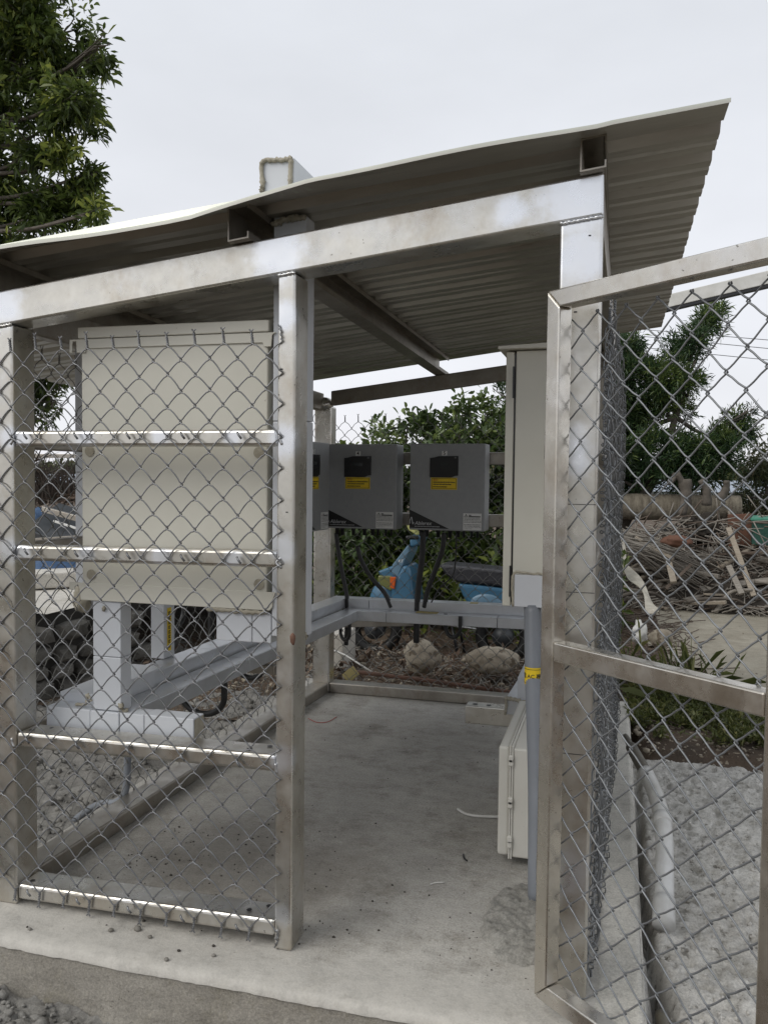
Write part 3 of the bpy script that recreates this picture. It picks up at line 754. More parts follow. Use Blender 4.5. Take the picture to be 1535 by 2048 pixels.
# caulk under the cabinet
def caulk(name, pts, r, parent=None, seed=0):
    L = smoothline(pts, 10); R = [r*(.6+.7*abs(mnoise.noise(Vector((i*.5, seed, 3))))) for i in range(len(L))]
    L = L+np.array([[0, 0, r*.8*mnoise.noise(Vector((i*.7, seed, 9)))] for i in range(len(L))])
    return tubes(name, [L], [R], CAULK, parent, 7)
caulk('caulk', [(-1.0, .125, .908), (-.9, .125, .905), (-.81, .125, .905)], .011, LC, 2)

# ================================================================== TRUNKING
def trunk(name, segs, m, label, group=None, loc=None, cat='trunking'):
    """segs: list of part boxes (x0,x1,y0,y1,z0,z1)"""
    e = empty(name, loc or (segs[0][0], segs[0][2], segs[0][4]), label, cat, group)
    for s in segs: box('cover', *s, m, e, .0025)
    return e
GT2 = 'pale cable trunking runs'
V1 = trunk('cable_trunking', [(-1.383, -1.287, .127, .185, .5765, .74), (-1.383, -1.287, .127, .185, .7415, .911)], TRUNK, 'white upright trunking rising from the flat T piece to the underside of the left cabinet', GT2)
caulk('caulk', [(-1.287, .125, .60), (-1.285, .13, .578), (-1.27, .14, .578)], .010, V1, 3)
caulk('caulk', [(-1.388, .125, .60), (-1.40, .122, .62), (-1.41, .13, .59), (-1.46, .15, .578)], .007, V1, 4)
caulk('caulk', [(-1.345, .125, .892), (-1.34, .124, .885)], .010, V1, 5)
T1 = trunk('cable_trunking', [(-1.545, -1.39, .12, .185, .512, .574), (-1.388, -1.289, .118, .185, .512, .574), (-1.545, -1.415, .187, .60, .530, .604), (-1.287, -1.205, .12, .185, .514, .575), (-1.203, -1.04, .12, .185, .516, .577)], TRUNK, 'low white horizontal trunking resting on the third rail with a caulked open end', GT2)
quads('open_end', [[(-1.0385, .124, .52), (-1.0385, .181, .52), (-1.0385, .181, .574), (-1.0385, .124, .574)]], CAULK, T1)
W1 = trunk('cable_trunking', [(-.972, -.86, .13, .20, .815, .90), (-.858, -.80, .13, .20, .815, .90)], TRUNK, 'short white box trunking stub under the right end of the left cabinet', GT2)
V3 = trunk('cable_trunking', [(-.796, -.700, .125, .195, .838, 1.45), (-.796, -.700, .125, .195, 1.4515, zr(-.75, .1)-.004)], TRUNK, 'tall pale trunking running up behind the middle post through the roof', GT2)
caulk('caulk', [(-.80, .12, zr(-.8, .1)-.02), (-.75, .118, zr(-.75, .1)-.012), (-.70, .12, zr(-.7, .1)-.018)], .012, V3, 6)
caulk('caulk', [(-.70, .125, .85), (-.70, .14, .838), (-.715, .13, .835)], .012, V3, 7)
p = at(150, 800, y=.55); q = at(173, 800, y=.55)
V4 = trunk('cable_trunking', [(p.x, q.x, .55, .61, .80, 1.30), (p.x, q.x, .55, .61, 1.3015, zr(-1.5, .5)-.004)], TRUNK, 'upright grey trunking left of the big cabinet with caulk on its lower end', GT2)
blob('caulk', (p.x+.03, .545, .84), (.035, .02, .05), CAULK, V4, .5, 2, 3, 4)
# on the roof
RTx0, RTx1 = -.800, -.706
rz = zr(-.75, 0)
RT = empty('cable_trunking', (RTx0, .02, rz), 'white box trunking lying on top of the roof with a caulked end', 'trunking', GT2)
y0r = .05
box('cover', RTx0, RTx1, y0r, 2.3, rz+.034, rz+.125, TRUNK, RT, .0025)
for pts in ([(RTx0, y0r-.004, rz+.04), (RTx0+.004, y0r-.004, rz+.06), (RTx0+.003, y0r-.004, rz+.12), (RTx0+.05, y0r-.004, rz+.121), (RTx1-.004, y0r-.004, rz+.121)],
            [(RTx1-.008, y0r-.004, rz+.12), (RTx1-.01, y0r-.004, rz+.06), (RTx1-.008, y0r-.004, rz+.04)]):
    caulk('caulk', pts, .0095, RT, 8+len(pts))
# twin aluminium trunking: left wall then back wall
def tray(label, xa, xb, z, w, h, yb, xend, joints, ym, m=TRUNKA, off=0):
    """runs from the front (x=xa) back to y=yb (x=xb) then right to xend"""
    e = empty('cable_trunking', (xa, .2, z), label, 'trunking', 'paired metal trunking runs')
    ys = [.19]+joints+[yb-w/2]
    for a, b in zip(ys[:-1], ys[1:]):
        xa_ = xa+(xb-xa)*(a-.19)/(yb-.19); xb_ = xa+(xb-xa)*(b-.19)/(yb-.19)
        bar('cover', (xa_, a+.001, z-h/2), (xb_, b-.001, z-h/2), w, h, m, e, .003)
    xs = [xb-w/2]+ym+[xend]
    for a, b in zip(xs[:-1], xs[1:]):
        bar('cover', (a+.001, yb, z-h/2+.006*(a-xb)), (b-.001, yb, z-h/2+.006*(b-xb)), w, h, m, e, .003)
    return e
t1 = tray('upper grey trunking run nearer the mesh, turning the back left corner', -1.478, -1.375, .598, .095, .058, 2.50, -.14, [.95, 1.9], [-1.19])
t2 = tray('lower grey trunking run nearer the floor, turning the back left corner', -1.372, -1.270, .548, .095, .056, 2.398, -.14, [1.05, 2.05], [-1.06, -.45])
for (a, b, y) in ((-.62, -.50, 2.50), (-.9, -.78, 2.40)):
    zz = .601 if y > 2.45 else .5515
    box('dust_stain', a, b, y-.03, y+.03, zz+.0005, zz+.0018, BOARDY, t1 if y > 2.45 else t2, 0)
# supports
bar('bracket', (-1.50, 2.30, .47), (-.95, 2.56, .47), .05, .045, DSTEEL, SH, .004)
bar('bracket', (-1.56, 1.25, .46), (-1.25, 1.25, .46), .04, .04, DSTEEL, SH, .004)
bar('bracket', (-.15, 2.45, .455), (-.3, 2.45, .455), .04, .04, DSTEEL, SH, .004)
# second upright with yellow label
p = at(302, 1330, y=.72); q = at(328, 1330, y=.72)
V2 = trunk('cable_trunking', [(p.x, q.x, .72, .80, .60, .95), (p.x, q.x, .72, .80, .9515, 1.42)], TRUNK, 'upright trunking with a narrow yellow label on its side, standing on the left run', GT2)
lb = quads('label', [[(q.x+.0015, .742, .625), (q.x+.0015, .772, .625), (q.x+.0015, .772, .79), (q.x+.0015, .742, .79)]], YEL, V2)
Q = []
for i in range(8):
    z = .637+i*.018
    for (a, b, c, d) in ((.749, .765, 0, .003), (.749, .765, .009, .012), (.756, .759, 0, .013), (.749, .752, .004, .011)):
        Q.append([(q.x+.0028, a, z+c), (q.x+.0028, b, z+c), (q.x+.0028, b, z+d), (q.x+.0028, a, z+d)])
quads('lettering', Q, INK, lb)
# right wall lower trunk and stub
RTk = empty('cable_trunking', (-.25, 1.45, .33), 'white trunking sloping back along the right wall above the steel stub', 'trunking', GT2)
bar('cover', (-.245, 1.46, .325), (-.205, 2.30, .345), .09, .07, TRUNKA, RTk, .003)
bar('cover', (-.19, 1.46, .40), (-.17, 2.30, .45), .10, .11, TRUNK, RTk, .003)
caulk('caulk', [(-.29, 1.455, .36), (-.26, 1.452, .362), (-.2, 1.452, .35), (-.15, 1.452, .36)], .012, RTk, 12)
caulk('caulk', [(-.29, 1.455, .29), (-.285, 1.452, .33), (-.288, 1.452, .36)], .009, RTk, 14)
stb = bar('support_arm', (-.468, 1.535, .265), (.05, 1.535, .265), .08, .078, STEEL, SH, .004)
for x in (-.43, -.37):
    bm = bmesh.new(); bmesh.ops.create_circle(bm, cap_ends=True, radius=.011, segments=12); bmesh.ops.translate(bm, verts=bm.verts, vec=(x, 1.53, .3055)); frombm('bolt_hole', bm, BLACK, SH)

# ================================================================== RIGHT CABINET
RC = empty('electrical_cabinet', (-.05, .85, .88), 'tall beige cabinet seen from its side, fixed to the right wall beside the gate', 'cabinet', 'beige electrical cabinets')
a = at(1012, 700, y=.62); b = at(1030, 700, y=.62); zt = at(1033, 702, y=.62).z; z0 = at(1020, 1211, y=.62).z
box('door', a.x, b.x-.002, .62, 1.24, z0-.002, zt-.002, BEIGE, RC, .003)
box('seal', b.x-.002, b.x+.004, .626, 1.234, z0+.01, zt-.01, BLACK, RC, 0)
box('body', b.x+.004, .048, .615, 1.245, z0, zt, BEIGE, RC, .003)
slope_box('lid', a.x-.022, .048, .585, 1.27, lambda x: zt+.003, lambda x: zt+.012+.09*(x-a.x+.022)*.5, BEIGE, .001, RC)
for z in (zt-.10, z0+.08):
    box('hinge', b.x-.006, b.x-.001, .609, .6145, z-.05, z+.05, BLACK, RC, 0)
pz = at(1050, 1150, y=.6).z; pz2 = at(1050, 1214, y=.6).z
px0 = at(1028, 1180, y=.6).x
box('cover_plate', px0, .04, .597, .611, pz2, pz, TRUNK, RC, .002)
caulk('caulk', [(px0-.004, .6, pz2), (px0-.004, .6, pz), (px0+.05, .6, pz+.005), (.02, .6, pz+.003)], .0055, RC, 21)
# grey conduit down to the floor
PX = at(1065, 1300, y=.56)
CP = empty('conduit_pipe', (-.09, .5, 0), 'grey vertical conduit pipe with a yellow label dropping from the right cabinet to the floor', 'pipe')
pt, pm, pb_ = at(1064, 1212, y=.62), at(1066, 1350, y=.57), Vector((-.062, .46, 0))
tubes('pipe', [smoothline([pt, pm, (pm.x*.5+pb_.x*.5+.004, .52, .35), pb_], 10)], .027, PIPEG, CP, 20, cap=True)
# label wrapped on the pipe
lz0, lz1 = at(1066, 1371, y=.545).z, at(1066, 1336, y=.545).z
c0 = pm; R = .0282
def wrap(name, a0, a1, z0, z1, m, par, rr):
    Q = []
    for i in range(10):
        t0, t1 = a0+(a1-a0)*i/10, a0+(a1-a0)*(i+1)/10
        Q.append([(c0.x+rr*math.sin(t0), c0.y-rr*math.cos(t0), z0), (c0.x+rr*math.sin(t1), c0.y-rr*math.cos(t1), z0), (c0.x+rr*math.sin(t1), c0.y-rr*math.cos(t1), z1), (c0.x+rr*math.sin(t0), c0.y-rr*math.cos(t0), z1)])
    return quads(name, Q, m, par)
lab = wrap('label', -1.6, 1.6, lz0, lz1, YEL, CP, R)
wrap('border_line', -1.6, 1.6, lz0+.005, lz0+.0065, INK, lab, R+.0006); wrap('border_line', -1.6, 1.6, lz1-.0065, lz1-.005, INK, lab, R+.0006)
tx = text('lettering', '電 AC 專', (0, 0, 0), .017, INK, lab, bold=.0002)
for v in tx.data.vertices:
    t = (v.co.x-.006)/R; z = v.co.z; v.co = (c0.x+(R+.0008)*math.sin(t), c0.y-(R+.0008)*math.cos(t), (lz0+lz1)/2+z)
# lower plastic box
LB = empty('junction_box', (-.12, .9, .04), 'pale grey plastic box with moulded latches low on the right wall near the floor', 'junction box')
ya = .68; xa_ = at(995, 1600, y=ya).x; xb_ = at(1018, 1600, y=ya).x; z1 = at(1000, 1492, y=ya).z; z0 = at(1000, 1712, y=ya).z
box('lid', xa_, xb_-.002, ya, 1.28, z0+.004, z1, GREYBOX, LB, .008)
box('rim', xb_-.002, xb_+.004, ya-.006, 1.286, z0-.004, z1+.006, GREYBOX, LB, .002)
box('rim', xb_+.0055, xb_+.011, ya-.006, 1.286, z0-.004, z1+.006, GREYBOX, LB, .002)
box('base', xb_+.009, .02, ya, 1.28, z0, z1-.004, GREYBOX, LB, .006)
for t in (.9, .87, .52, .49, .17, .13):
    z = z0+(z1-z0)*t; bar('latch', (xb_+.004, ya-.008, z-.013), (xb_+.004, ya-.008, z+.013), .016, .014, GREYBOX, LB, .004, upv=(0, 1, 0))

# ================================================================== INVERTERS
def inverter(label, num, O, U, N, side=None):
    """O lower left front corner, U to its right, N out of its face"""
    O, U, N, Z = Vector(O), Vector(U), Vector(N), Vector((0, 0, 1)); Wd, H, D = .42, .476, .15
    e = empty('inverter', O-N*D, label, 'inverter', 'grey wall inverters')
    def P(u, v, d=0): return O+U*(u/570*Wd)+Z*((717-(v))/717*H)+N*d     # panel units read off the front
    bm = bmesh.new(); hexa(bm, [O, O+U*Wd, O+U*Wd-N*D, O-N*D, O+Z*H, O+U*Wd+Z*H, O+U*Wd-N*D+Z*H, O-N*D+Z*H], .006, 2)
    bmesh.ops.recalc_face_normals(bm, faces=bm.faces); frombm('body', bm, INV, e)
    def slab(name, pts, d0, d1, m, par):
        bm = bmesh.new(); a = [bm.verts.new(P(u, v, d1)) for u, v in pts]; b = [bm.verts.new(P(u, v, d0)) for u, v in pts]
        bm.faces.new(a); n = len(pts)
        for i in range(n): bm.faces.new((a[i], b[i], b[(i+1) % n], a[(i+1) % n]))
        bmesh.ops.recalc_face_normals(bm, faces=bm.faces); return frombm(name, bm, m, par)
    dp = slab('display_panel', [(155, 118), (185, 114), (220, 103), (368, 101), (368, 262), (345, 264), (318, 278), (155, 278)], -.002, .006, BLACK, e)
    slab('screen', [(222, 155), (303, 155), (303, 184), (222, 184)], .005, .0075, SCREEN, dp)
    for k in range(3): slab('button', [(226+k*26, 203), (238+k*26, 203), (238+k*26, 210), (226+k*26, 210)], .005, .0085, SCREEN, dp)
    text('lettering', '3.1', P(348, 116, .0078), .011, GREYINK, dp, U, Z)
    nl = slab('number_label', [(244, 60), (283, 60), (283, 98), (244, 98)], -.001, .0015, WHT, e)
    text('lettering', num, P(263, 79, .0025), .030, INK, nl, U, Z, bold=.0003)
    ys = slab('warning_sticker', [(163, 280), (360, 280), (360, 378), (163, 378)], -.001, .0015, YEL, e)
    fr = []
    def rect(u0, v0, u1, v1, d): return [P(u0, v0, d), P(u1, v0, d), P(u1, v1, d), P(u0, v1, d)]
    for r in ((169, 286, 354, 289), (169, 369, 354, 372), (169, 289, 172, 369), (351, 289, 354, 369)): fr.append(rect(*r, .0024))
    rr = random.Random(int(num))
    for row, (v, h, u1) in enumerate(((313, 9, 345), (331, 9, 318), (351, 9, 285))):
        u = 180
        while u < u1:
            w = rr.choice((4, 7, 9)); fr.append(rect(u, v, min(u+w, u1), v+h, .0024)); u += w+2.6
    quads('lettering', fr, INK, ys)
    text('lettering', '警告！', P(180, 300, .0024), .013, REDINK, ys, U, Z, align='LEFT')
    lp = slab('logo_panel', [(2, 548), (305, 702), (2, 702)], -.001, .0015, BLACK, e)
    text('lettering', 'Ablerex', P(42, 661, .0026), .029, GREYINK, lp, U, Z, shear=.25, align='LEFT', bold=.0004)
    fr = []; u = 44
    while u < 232:
        w = rr.choice((4, 6, 9)); fr.append(rect(u, 684, u+w, 690, .0026)); u += w+3
    quads('lettering', fr, GREYINK, lp)
    lg = smoothline([P(6, 665, .004), P(8, 635, .004), P(18, 612, .004), P(24, 640, .004), P(28, 668, .004), P(36, 655, .004)], 5)
    tubes('emblem', [lg], .0026, GREYINK, lp, 5, upv=tuple(N))
    ws = slab('information_label', [(410, 570), (546, 570), (546, 708), (410, 708)], -.001, .0015, WHT, e)
    fr = []
    for row in range(8):
        v = 606+row*11.5 + (8 if row > 3 else 0); u = 418; 
        if v > 700: break
        while u < 538-(row == 7)*60:
            w = rr.choice((3, 5, 7)); fr.append(rect(u, v, u+w, v+(5 if row < 6 else 3), .0024)); u += w+3.6
    for r in ((452, 582, 470, 589), (452, 592, 538, 601), (416, 597, 448, 600)): fr.append(rect(*r, .0024))
    quads('lettering', fr, INK, ws)
    quads('lettering', [[P(432, 575, .0024), P(448, 600, .0024), P(444, 600, .0024), P(432, 581, .0024)], [P(432, 575, .0024), P(432, 581, .0024), P(420, 600, .0024), P(416, 600, .0024)], rect(431, 584, 434, 594, .0024)], INK, ws)
    for u in (70, 120, 210, 300, 350, 400, 455, 500):
        a = P(u, 717, -.05-.04*(u % 3)*.5); rad = .011 if u < 400 else .007
        tubes('cable_gland', [[a+Z*.002, a-Z*.012, a-Z*.0125, a-Z*.04]], [[rad*1.25, rad*1.25, rad, rad]], BLACK, e, 10)
    return e
inverter('grey inverter numbered 4 on the back rails, left of the number 5 unit', '4', (-1.452, 2.44, 1.00), (1, 0, 0), (0, -1, 0))
inverter('grey inverter numbered 5 on the back rails, nearest the right cabinet', '5', (-.958, 2.44, 1.003), (1, 0, 0), (0, -1, 0))
inverter('grey inverter numbered 3 on the left wall, partly hidden by the middle post', '3', (-1.405, 1.90, 1.0), (.045, .999, 0), (.999, -.045, 0))
for x in (-1.35, -1.14, -.86, -.65):
    box('bracket', x-.015, x+.015, 2.59, 2.619, 1.0, 1.44, DSTEEL, SH, .002)
# cables
def cable(label, pts, r, m=RUBBER):
    return tag(tubes('cable', [smoothline(pts, 9)], r, m, None, 8), label, 'cable', 'black cables')
def pp(L, y): return [at(a, b, y=(y if not isinstance(y, (list, tuple)) else y[i])) for i, (a, b) in enumerate(L)]
cable('thick black cable hanging from the left of the number 4 inverter', pp([(672, 1066), (676, 1100), (685, 1150), (694, 1202), (692, 1290)], 2.46), .013)
cable('black cable slanting right from below the number 4 inverter', pp([(714, 1092), (722, 1120), (742, 1155), (768, 1185), (782, 1215)], [2.46]*5), .013)
cable('thick straight black cable under the left of the number 5 inverter', pp([(846, 1062), (844, 1110), (838, 1160), (834, 1205), (832, 1285)], 2.46), .017)
cable('black cable leaning left under the middle of the number 5 inverter', pp([(888, 1066), (884, 1100), (870, 1140), (855, 1180), (848, 1215)], 2.46), .014)
cable('thin dark cord dangling under the number 5 inverter', pp([(912, 1066), (911, 1110), (905, 1150), (880, 1175), (862, 1205)], 2.45), .004)
def loop(c, y, rx, rz, r, label, a0=-.6, a1=4.0):
    L = [at(c[0], c[1], y=y)+Vector((rx*math.cos(a), .03*math.sin(a*.7), rz*math.sin(a))) for a in np.linspace(PI+a0*0, 2*PI, 12)]
    L = [L[0]+Vector((0, 0, .06))]+L+[L[-1]+Vector((0, 0, .06))]
    return cable(label, L, r)
loop((905, 1252), 2.36, .045, .06, .011, 'black cable loop sagging under the back trunking on the right')
loop((690, 1262), 2.36, .035, .05, .010, 'black cable loop sagging under the back trunking at the corner')
loop((405, 1385), .95, .11, .085, .013, 'big black cable loop sagging under the left trunking run')
loop((500, 1325), 1.45, .08, .07, .013, 'black cable loop under the left trunking run close to the middle post')
cable('black cable rising behind the yellow labelled trunking', pp([(372, 1190), (366, 1235), (352, 1262), (340, 1300)], [1.6, 1.6, 1.5, 1.4]), .014)
cable('straight black cable dropping to the left trunking below the cabinet', pp([(424, 1190), (422, 1240), (424, 1290)], 1.6), .016)
# small grey elbow conduit at left, below rail three
tag(tubes('conduit_pipe', [smoothline(pp([(256, 1500), (254, 1560), (248, 1590), (232, 1605), (205, 1607), (180, 1618), (150, 1640)], [.75, .75, .75, .76, .78, .80, .82]), 8)], .014, PIPEG, None, 12), 'thin grey bent conduit under the white T trunking outside the left mesh', 'pipe')
# floor litter
tag(tubes('wire_offcut', [smoothline([(*at(a, b, z=.006)[:2], .006) for a, b in ((915, 1618), (930, 1627), (955, 1632), (1010, 1634))], 6)], .0055, PWHITE, None, 8), 'curved off-white cable offcut on the floor by the junction box', 'cable offcut')
tag(tubes('wire_offcut', [smoothline([(*at(a, b, z=.003)[:2], .004) for a, b in ((860, 1769), (870, 1766), (888, 1765))], 4)], .0022, PWHITE, None, 6), 'tiny white wire offcut in the middle of the floor', 'cable offcut')
tag(tubes('wire_offcut', [smoothline([(*at(a, b, z=.003)[:2], .004) for a, b in ((926, 1709), (927, 1716), (933, 1722))], 4)], .003, BLACK, None, 6), 'short black wire offcut curled on the floor', 'cable offcut')
tag(tubes('wire_offcut', [smoothline([(*at(a, b, z=.003)[:2], .004) for a, b in ((616, 1437), (634, 1445), (655, 1444), (673, 1434))], 5)], .0018, REDINK, None, 5), 'thin red wire offcut near the back left corner', 'cable offcut')

# ================================================================== RIGHT ELBOW PIPE
EP = empty('conduit_pipe', (.31, .5, -.05), 'thick pale conduit pipe bending out of the rough concrete behind the gate mesh', 'pipe')
bp = pp([(1326, 1850), (1327, 1800), (1328, 1720), (1325, 1650), (1310, 1590), (1290, 1545)], [.47, .56, .74, .92, 1.10, 1.28])
L = smoothline(bp, 8)
tubes('pipe', [L], .029, PIPEL, EP, 20)
tubes('socket', [smoothline([bp[0], bp[1]], 4)], .0335, PIPEL, EP, 20)
bq = pp([(1296, 1556), (1276, 1520), (1262, 1495)], [1.25, 1.42, 1.55])
tubes('coupling', [L[24:27]], .0325, PIPEL, EP, 20)
tubes('neck', [smoothline(bq, 5)], .024, BRONZE, EP, 16)
tubes('spout', [smoothline(pp([(1262, 1497), (1255, 1482), (1249, 1473)], [1.55, 1.62, 1.66]), 4)], .014, BRONZE, EP, 12)
tag(tubes('conduit_pipe', [smoothline([(.285, .1, -.06), (.29, .0, -.075), (.295, -.15, -.10), (.30, -.5, -.14)], 8)], .018, BRONZE, None, 12), 'dark buried pipe in the trench beside the slab', 'pipe')

# ================================================================== BEHIND: rocks, pipe, scooter
def rock(pxs, y, label, seed, amp=.26):
    (x0, y0), (x1, y1) = pxs; a, b = at(x0, y1, y=y), at(x1, y0, y=y); w = b.x-a.x; h = b.z-a.z
    return tag(blob('boulder', ((a.x+b.x)/2, y+w*.3, (a.z+b.z)/2), (w/2, w*.42, h/2), ROCK, amp=amp, fs=.9, sub=4, seed=seed), label, 'rock', 'boulders behind the shelter')
rock(((802, 1285), (876, 1352)), 3.35, 'rounded brown boulder behind the back mesh, left of two', 3)
rock(((934, 1300), (1028, 1350)), 3.5, 'flatter pale boulder behind the back mesh, right of two', 5)
rock(((1296, 1262), (1345, 1298)), 4.3, 'tan boulder on the ground beyond the gate mesh beside the plastic strip', 9)
tag(tubes('metal_pipe', [pp([(700, 1342), (860, 1362), (1030, 1386)], [2.98, 2.95, 2.92])], .013, RUST, None, 12), 'long rusty pipe lying along the foot of the back mesh', 'pipe')
tag(tubes('plastic_strip', [pp([(630, 1285), (690, 1310), (745, 1345)], [3.4, 3.2, 3.0])], .006, PWHITE, None, 6), 'thin white plastic strip slanting down at the back left corner', 'plastic strip')
tag(bar('board', at(690, 1358, y=2.82), at(712, 1340, y=2.85), .07, .012, BOARDY, None, .002, upv=(.2, -.6, .6)), 'small yellowed board propped on the back sill', 'board')
tag(box('concrete_block', *sorted((at(655, 1280, y=3.5).x, at(686, 1280, y=3.5).x)), 3.5, 3.8, -.1, at(670, 1268, y=3.5).z, PAVE, None, .01), 'pale concrete block behind the back left post', 'concrete block')
# litter: sticks, pale chips, dry leaves on soil
S = []
r2 = np.random.default_rng(5)
for i in range(420):
    x, y = r2.uniform(-2.6, .2), r2.uniform(2.78, 4.6); z = soil(x, y)+.01; a = r2.uniform(0, PI); l = r2.uniform(.03, .25)
    S.append([(x, y, z), (x+l*math.cos(a), y+l*math.sin(a), z+r2.uniform(-.01, .05))])
tag(tubes('twigs', S, .0035, WOODS[0], None, 4), 'dry twigs and stems littering the soil behind the shelter', 'twigs', kind='stuff')
P = [(r2.uniform(-2.6, .2), r2.uniform(2.75, 4.2), -.07) for i in range(900)]
scatter_clods('stone_chips', P, .005, .03, ROCK, 6, 'pale stone chips on the soil behind the back mesh', 'stone chips')
C = np.array([(r2.uniform(-3, .3), r2.uniform(2.8, 4.8), -.05) for i in range(500)])
tag(leaves('leaf_litter', C, np.tile([0, 0, .3], (500, 1)), 3, .09, .025, DEAD, None, 1.2, .3, 3), 'dead leaves lying on the soil behind the shelter', 'leaf litter')

SCO = empty('scooter', (-1.2, 4.2, -.13), 'blue motor scooter with a black seat parked behind the back mesh', 'scooter')
def sc(L, x0=660, y0=1050, s=4.386, y=4.2):
    out = []
    for a, b in L:
        p = at(x0+a/s, y0+b/s, y=y); out.append((p.x, p.z))
    return out
YC = 4.33
_f = at(768, 1206, y=4.2); blob('front_fender', (_f.x, YC, _f.z-.01), (.15, .085, .19), BLUE, SCO, .05, .8, 4, 2, 0, -.5)
prism('leg_shield', sc([(545, 520), (600, 440), (650, 345), (700, 370), (722, 440), (748, 690), (700, 760), (560, 760), (545, 640)]), YC-.17, YC+.17, BLUE, SCO, .03, 3)
prism('nose', sc([(415, 408), (545, 360), (600, 380), (600, 470), (545, 500), (430, 440)]), YC-.13, YC+.13, BLUE, SCO, .015, 3)
prism('headlight', sc([(420, 442), (545, 442), (562, 560), (530, 580), (440, 530), (418, 490)]), YC-.135, YC+.135, OLIVE, SCO, .012, 2)
prism('steering_cover', sc([(548, 350), (680, 180), (693, 170), (695, 235), (650, 330), (598, 455), (548, 430)]), YC-.15, YC+.15, LBLUE, SCO, .02, 3)
prism('handlebar_cowl', sc([(700, 85), (800, 95), (775, 180), (700, 205), (690, 150)]), YC-.12, YC+.12, BLUE, SCO, .02, 3)
tubes('handlebar', [smoothline([(sc([(730, 110)])[0][0], YC-.33, sc([(730, 95)])[0][1]), (sc([(760, 110)])[0][0], YC-.12, sc([(760, 110)])[0][1]), (sc([(760, 110)])[0][0], YC+.12, sc([(760, 110)])[0][1]), (sc([(730, 110)])[0][0], YC+.33, sc([(730, 95)])[0][1])], 6)], .016, BLACK, SCO, 8)
prism('windshield', sc([(668, 0), (700, -30), (762, 90), (690, 45)]), YC-.14, YC+.14, mat('yellowed_acrylic', (.42, .42, .16), (.35, .36, .14), 8, .25), SCO, .004, 1)
prism('indicator', sc([(540, 450), (590, 450), (576, 556), (540, 542)]), YC-.185, YC-.165, ORANGE, SCO, .004, 2)
_e = sc([(625, 315)])[0]; text('lettering', 'KT', (_e[0], YC-.152, _e[1]), .03, WHT, SCO, bold=.0005)
prism('seat', sc([(955, 350), (1010, 345), (1200, 362), (1480, 390), (1600, 420), (1610, 560), (1300, 520), (1120, 505), (1010, 440)]), YC-.14, YC+.14, SEAT, SCO, .035, 4)
prism('rear_body', sc([(1115, 512), (1300, 528), (1610, 565), (1650, 640), (1500, 780), (1250, 760), (1160, 620)]), YC-.14, YC+.14, BLUE, SCO, .025, 3)
bl = sc([(1370, 690)])[0]
blob('side_cover', (bl[0], YC-.13, bl[1]), (.13, .03, .08), LBLUE, SCO, .03, 1, 3, 1)
prism('floorboard', sc([(690, 740), (1250, 740), (1260, 800), (700, 810)]), YC-.15, YC+.15, BLACK, SCO, .01, 2)
fl = sc([(1000, 830)])[0]
tubes('footrest_trim', [[(fl[0]-.45, YC-.16, fl[1]+.03), (fl[0]+.2, YC-.16, fl[1]-.02)], [(fl[0]-.4, YC-.165, fl[1]), (fl[0]+.25, YC-.165, fl[1]-.05)]], .008, CHROME, SCO, 6)
tubes('centre_stand', [[(fl[0]+.05, YC-.12, fl[1]), (fl[0]+.12, YC-.14, -.12)], [(fl[0]+.05, YC+.12, fl[1]), (fl[0]+.12, YC+.14, -.12)]], .012, BLACK, SCO, 6)
def wheel(x):
    R_ = .21; c = [(x+R_*.82*math.cos(a), YC, .08+R_*.82*math.sin(a)) for a in np.linspace(0, 2*PI, 33)]
    w = tubes('wheel', [[(x, YC-.05, .08), (x, YC+.05, .08)]], .08, DARKPANEL, SCO, 20, upv=(0, 0, 1))
    tubes('tyre', [c], .045, RUBBER, w, 10, cap=False)
wheel(sc([(360, 800)])[0][0]); wheel(sc([(1500, 800)])[0][0])
tubes('fork', [[(sc([(600, 500)])[0][0], YC-.05, .35), (sc([(360, 800)])[0][0], YC-.06, .08)], [(sc([(600, 500)])[0][0], YC+.05, .35), (sc([(360, 800)])[0][0], YC+.06, .08)]], .014, CHROME, SCO, 8)

# ================================================================== LEFT: stone wall, paving, blocks
WA, WB = Vector((-3.75, .9, 0)), Vector((-2.98, 3.0, 0)); wd = (WB-WA).normalized(); wn = Vector((wd.y, -wd.x, 0))
WL = (WB-WA).length
SW = empty('stone_wall', WA, 'dark fieldstone retaining wall beyond the left mesh with paving on top', 'wall')
bar('core', WA-wn*.22+Vector((0, 0, .07)), WB-wn*.22+Vector((0, 0, .07)), .36, .70, MORTAR, SW, 0)
z = -.26; rr = random.Random(4); row = 0
while z < .36:
    h = rr.uniform(.10, .15); s = -rr.random()*.15
    while s < WL:
        w = rr.uniform(.12, .26); c = WA+wd*(s+w/2)-wn*.045+Vector((0, 0, z+h/2+rr.uniform(-.012, .012)))
        bm = bmesh.new(); bmesh.ops.create_icosphere(bm, subdivisions=2, radius=1); sd_ = rr.random()*50
        for v in bm.verts:
            q = v.co; m_ = max(abs(q.x), abs(q.y), abs(q.z)); q = q*(.25+.75/m_*.86)
            d = 1+.22*mnoise.noise(q*1.3+Vector((sd_, 0, 0)))
            v.co = wd*q.x*d*w*.5+wn*q.y*d*.085+Vector((0, 0, q.z*d*h*.52))
        bmesh.ops.translate(bm, verts=bm.verts, vec=c); frombm('stone', bm, STONE, SW)
        s += w+rr.uniform(.006, .02)
    z += h+.006; row += 1
def uplevel(x, y):
    return (x, y, .43+.004*fbm(x, y, 2))
def upk(x, y):
    p = Vector((x, y, 0))-WA; return p.dot(wn) < -.02 and x < -2.9
tag(grid('paving', -9, -2.0, .5, 9, .1, uplevel, PAVE, keep=upk), kind='structure')
a = at(66, 1205, z=.44)
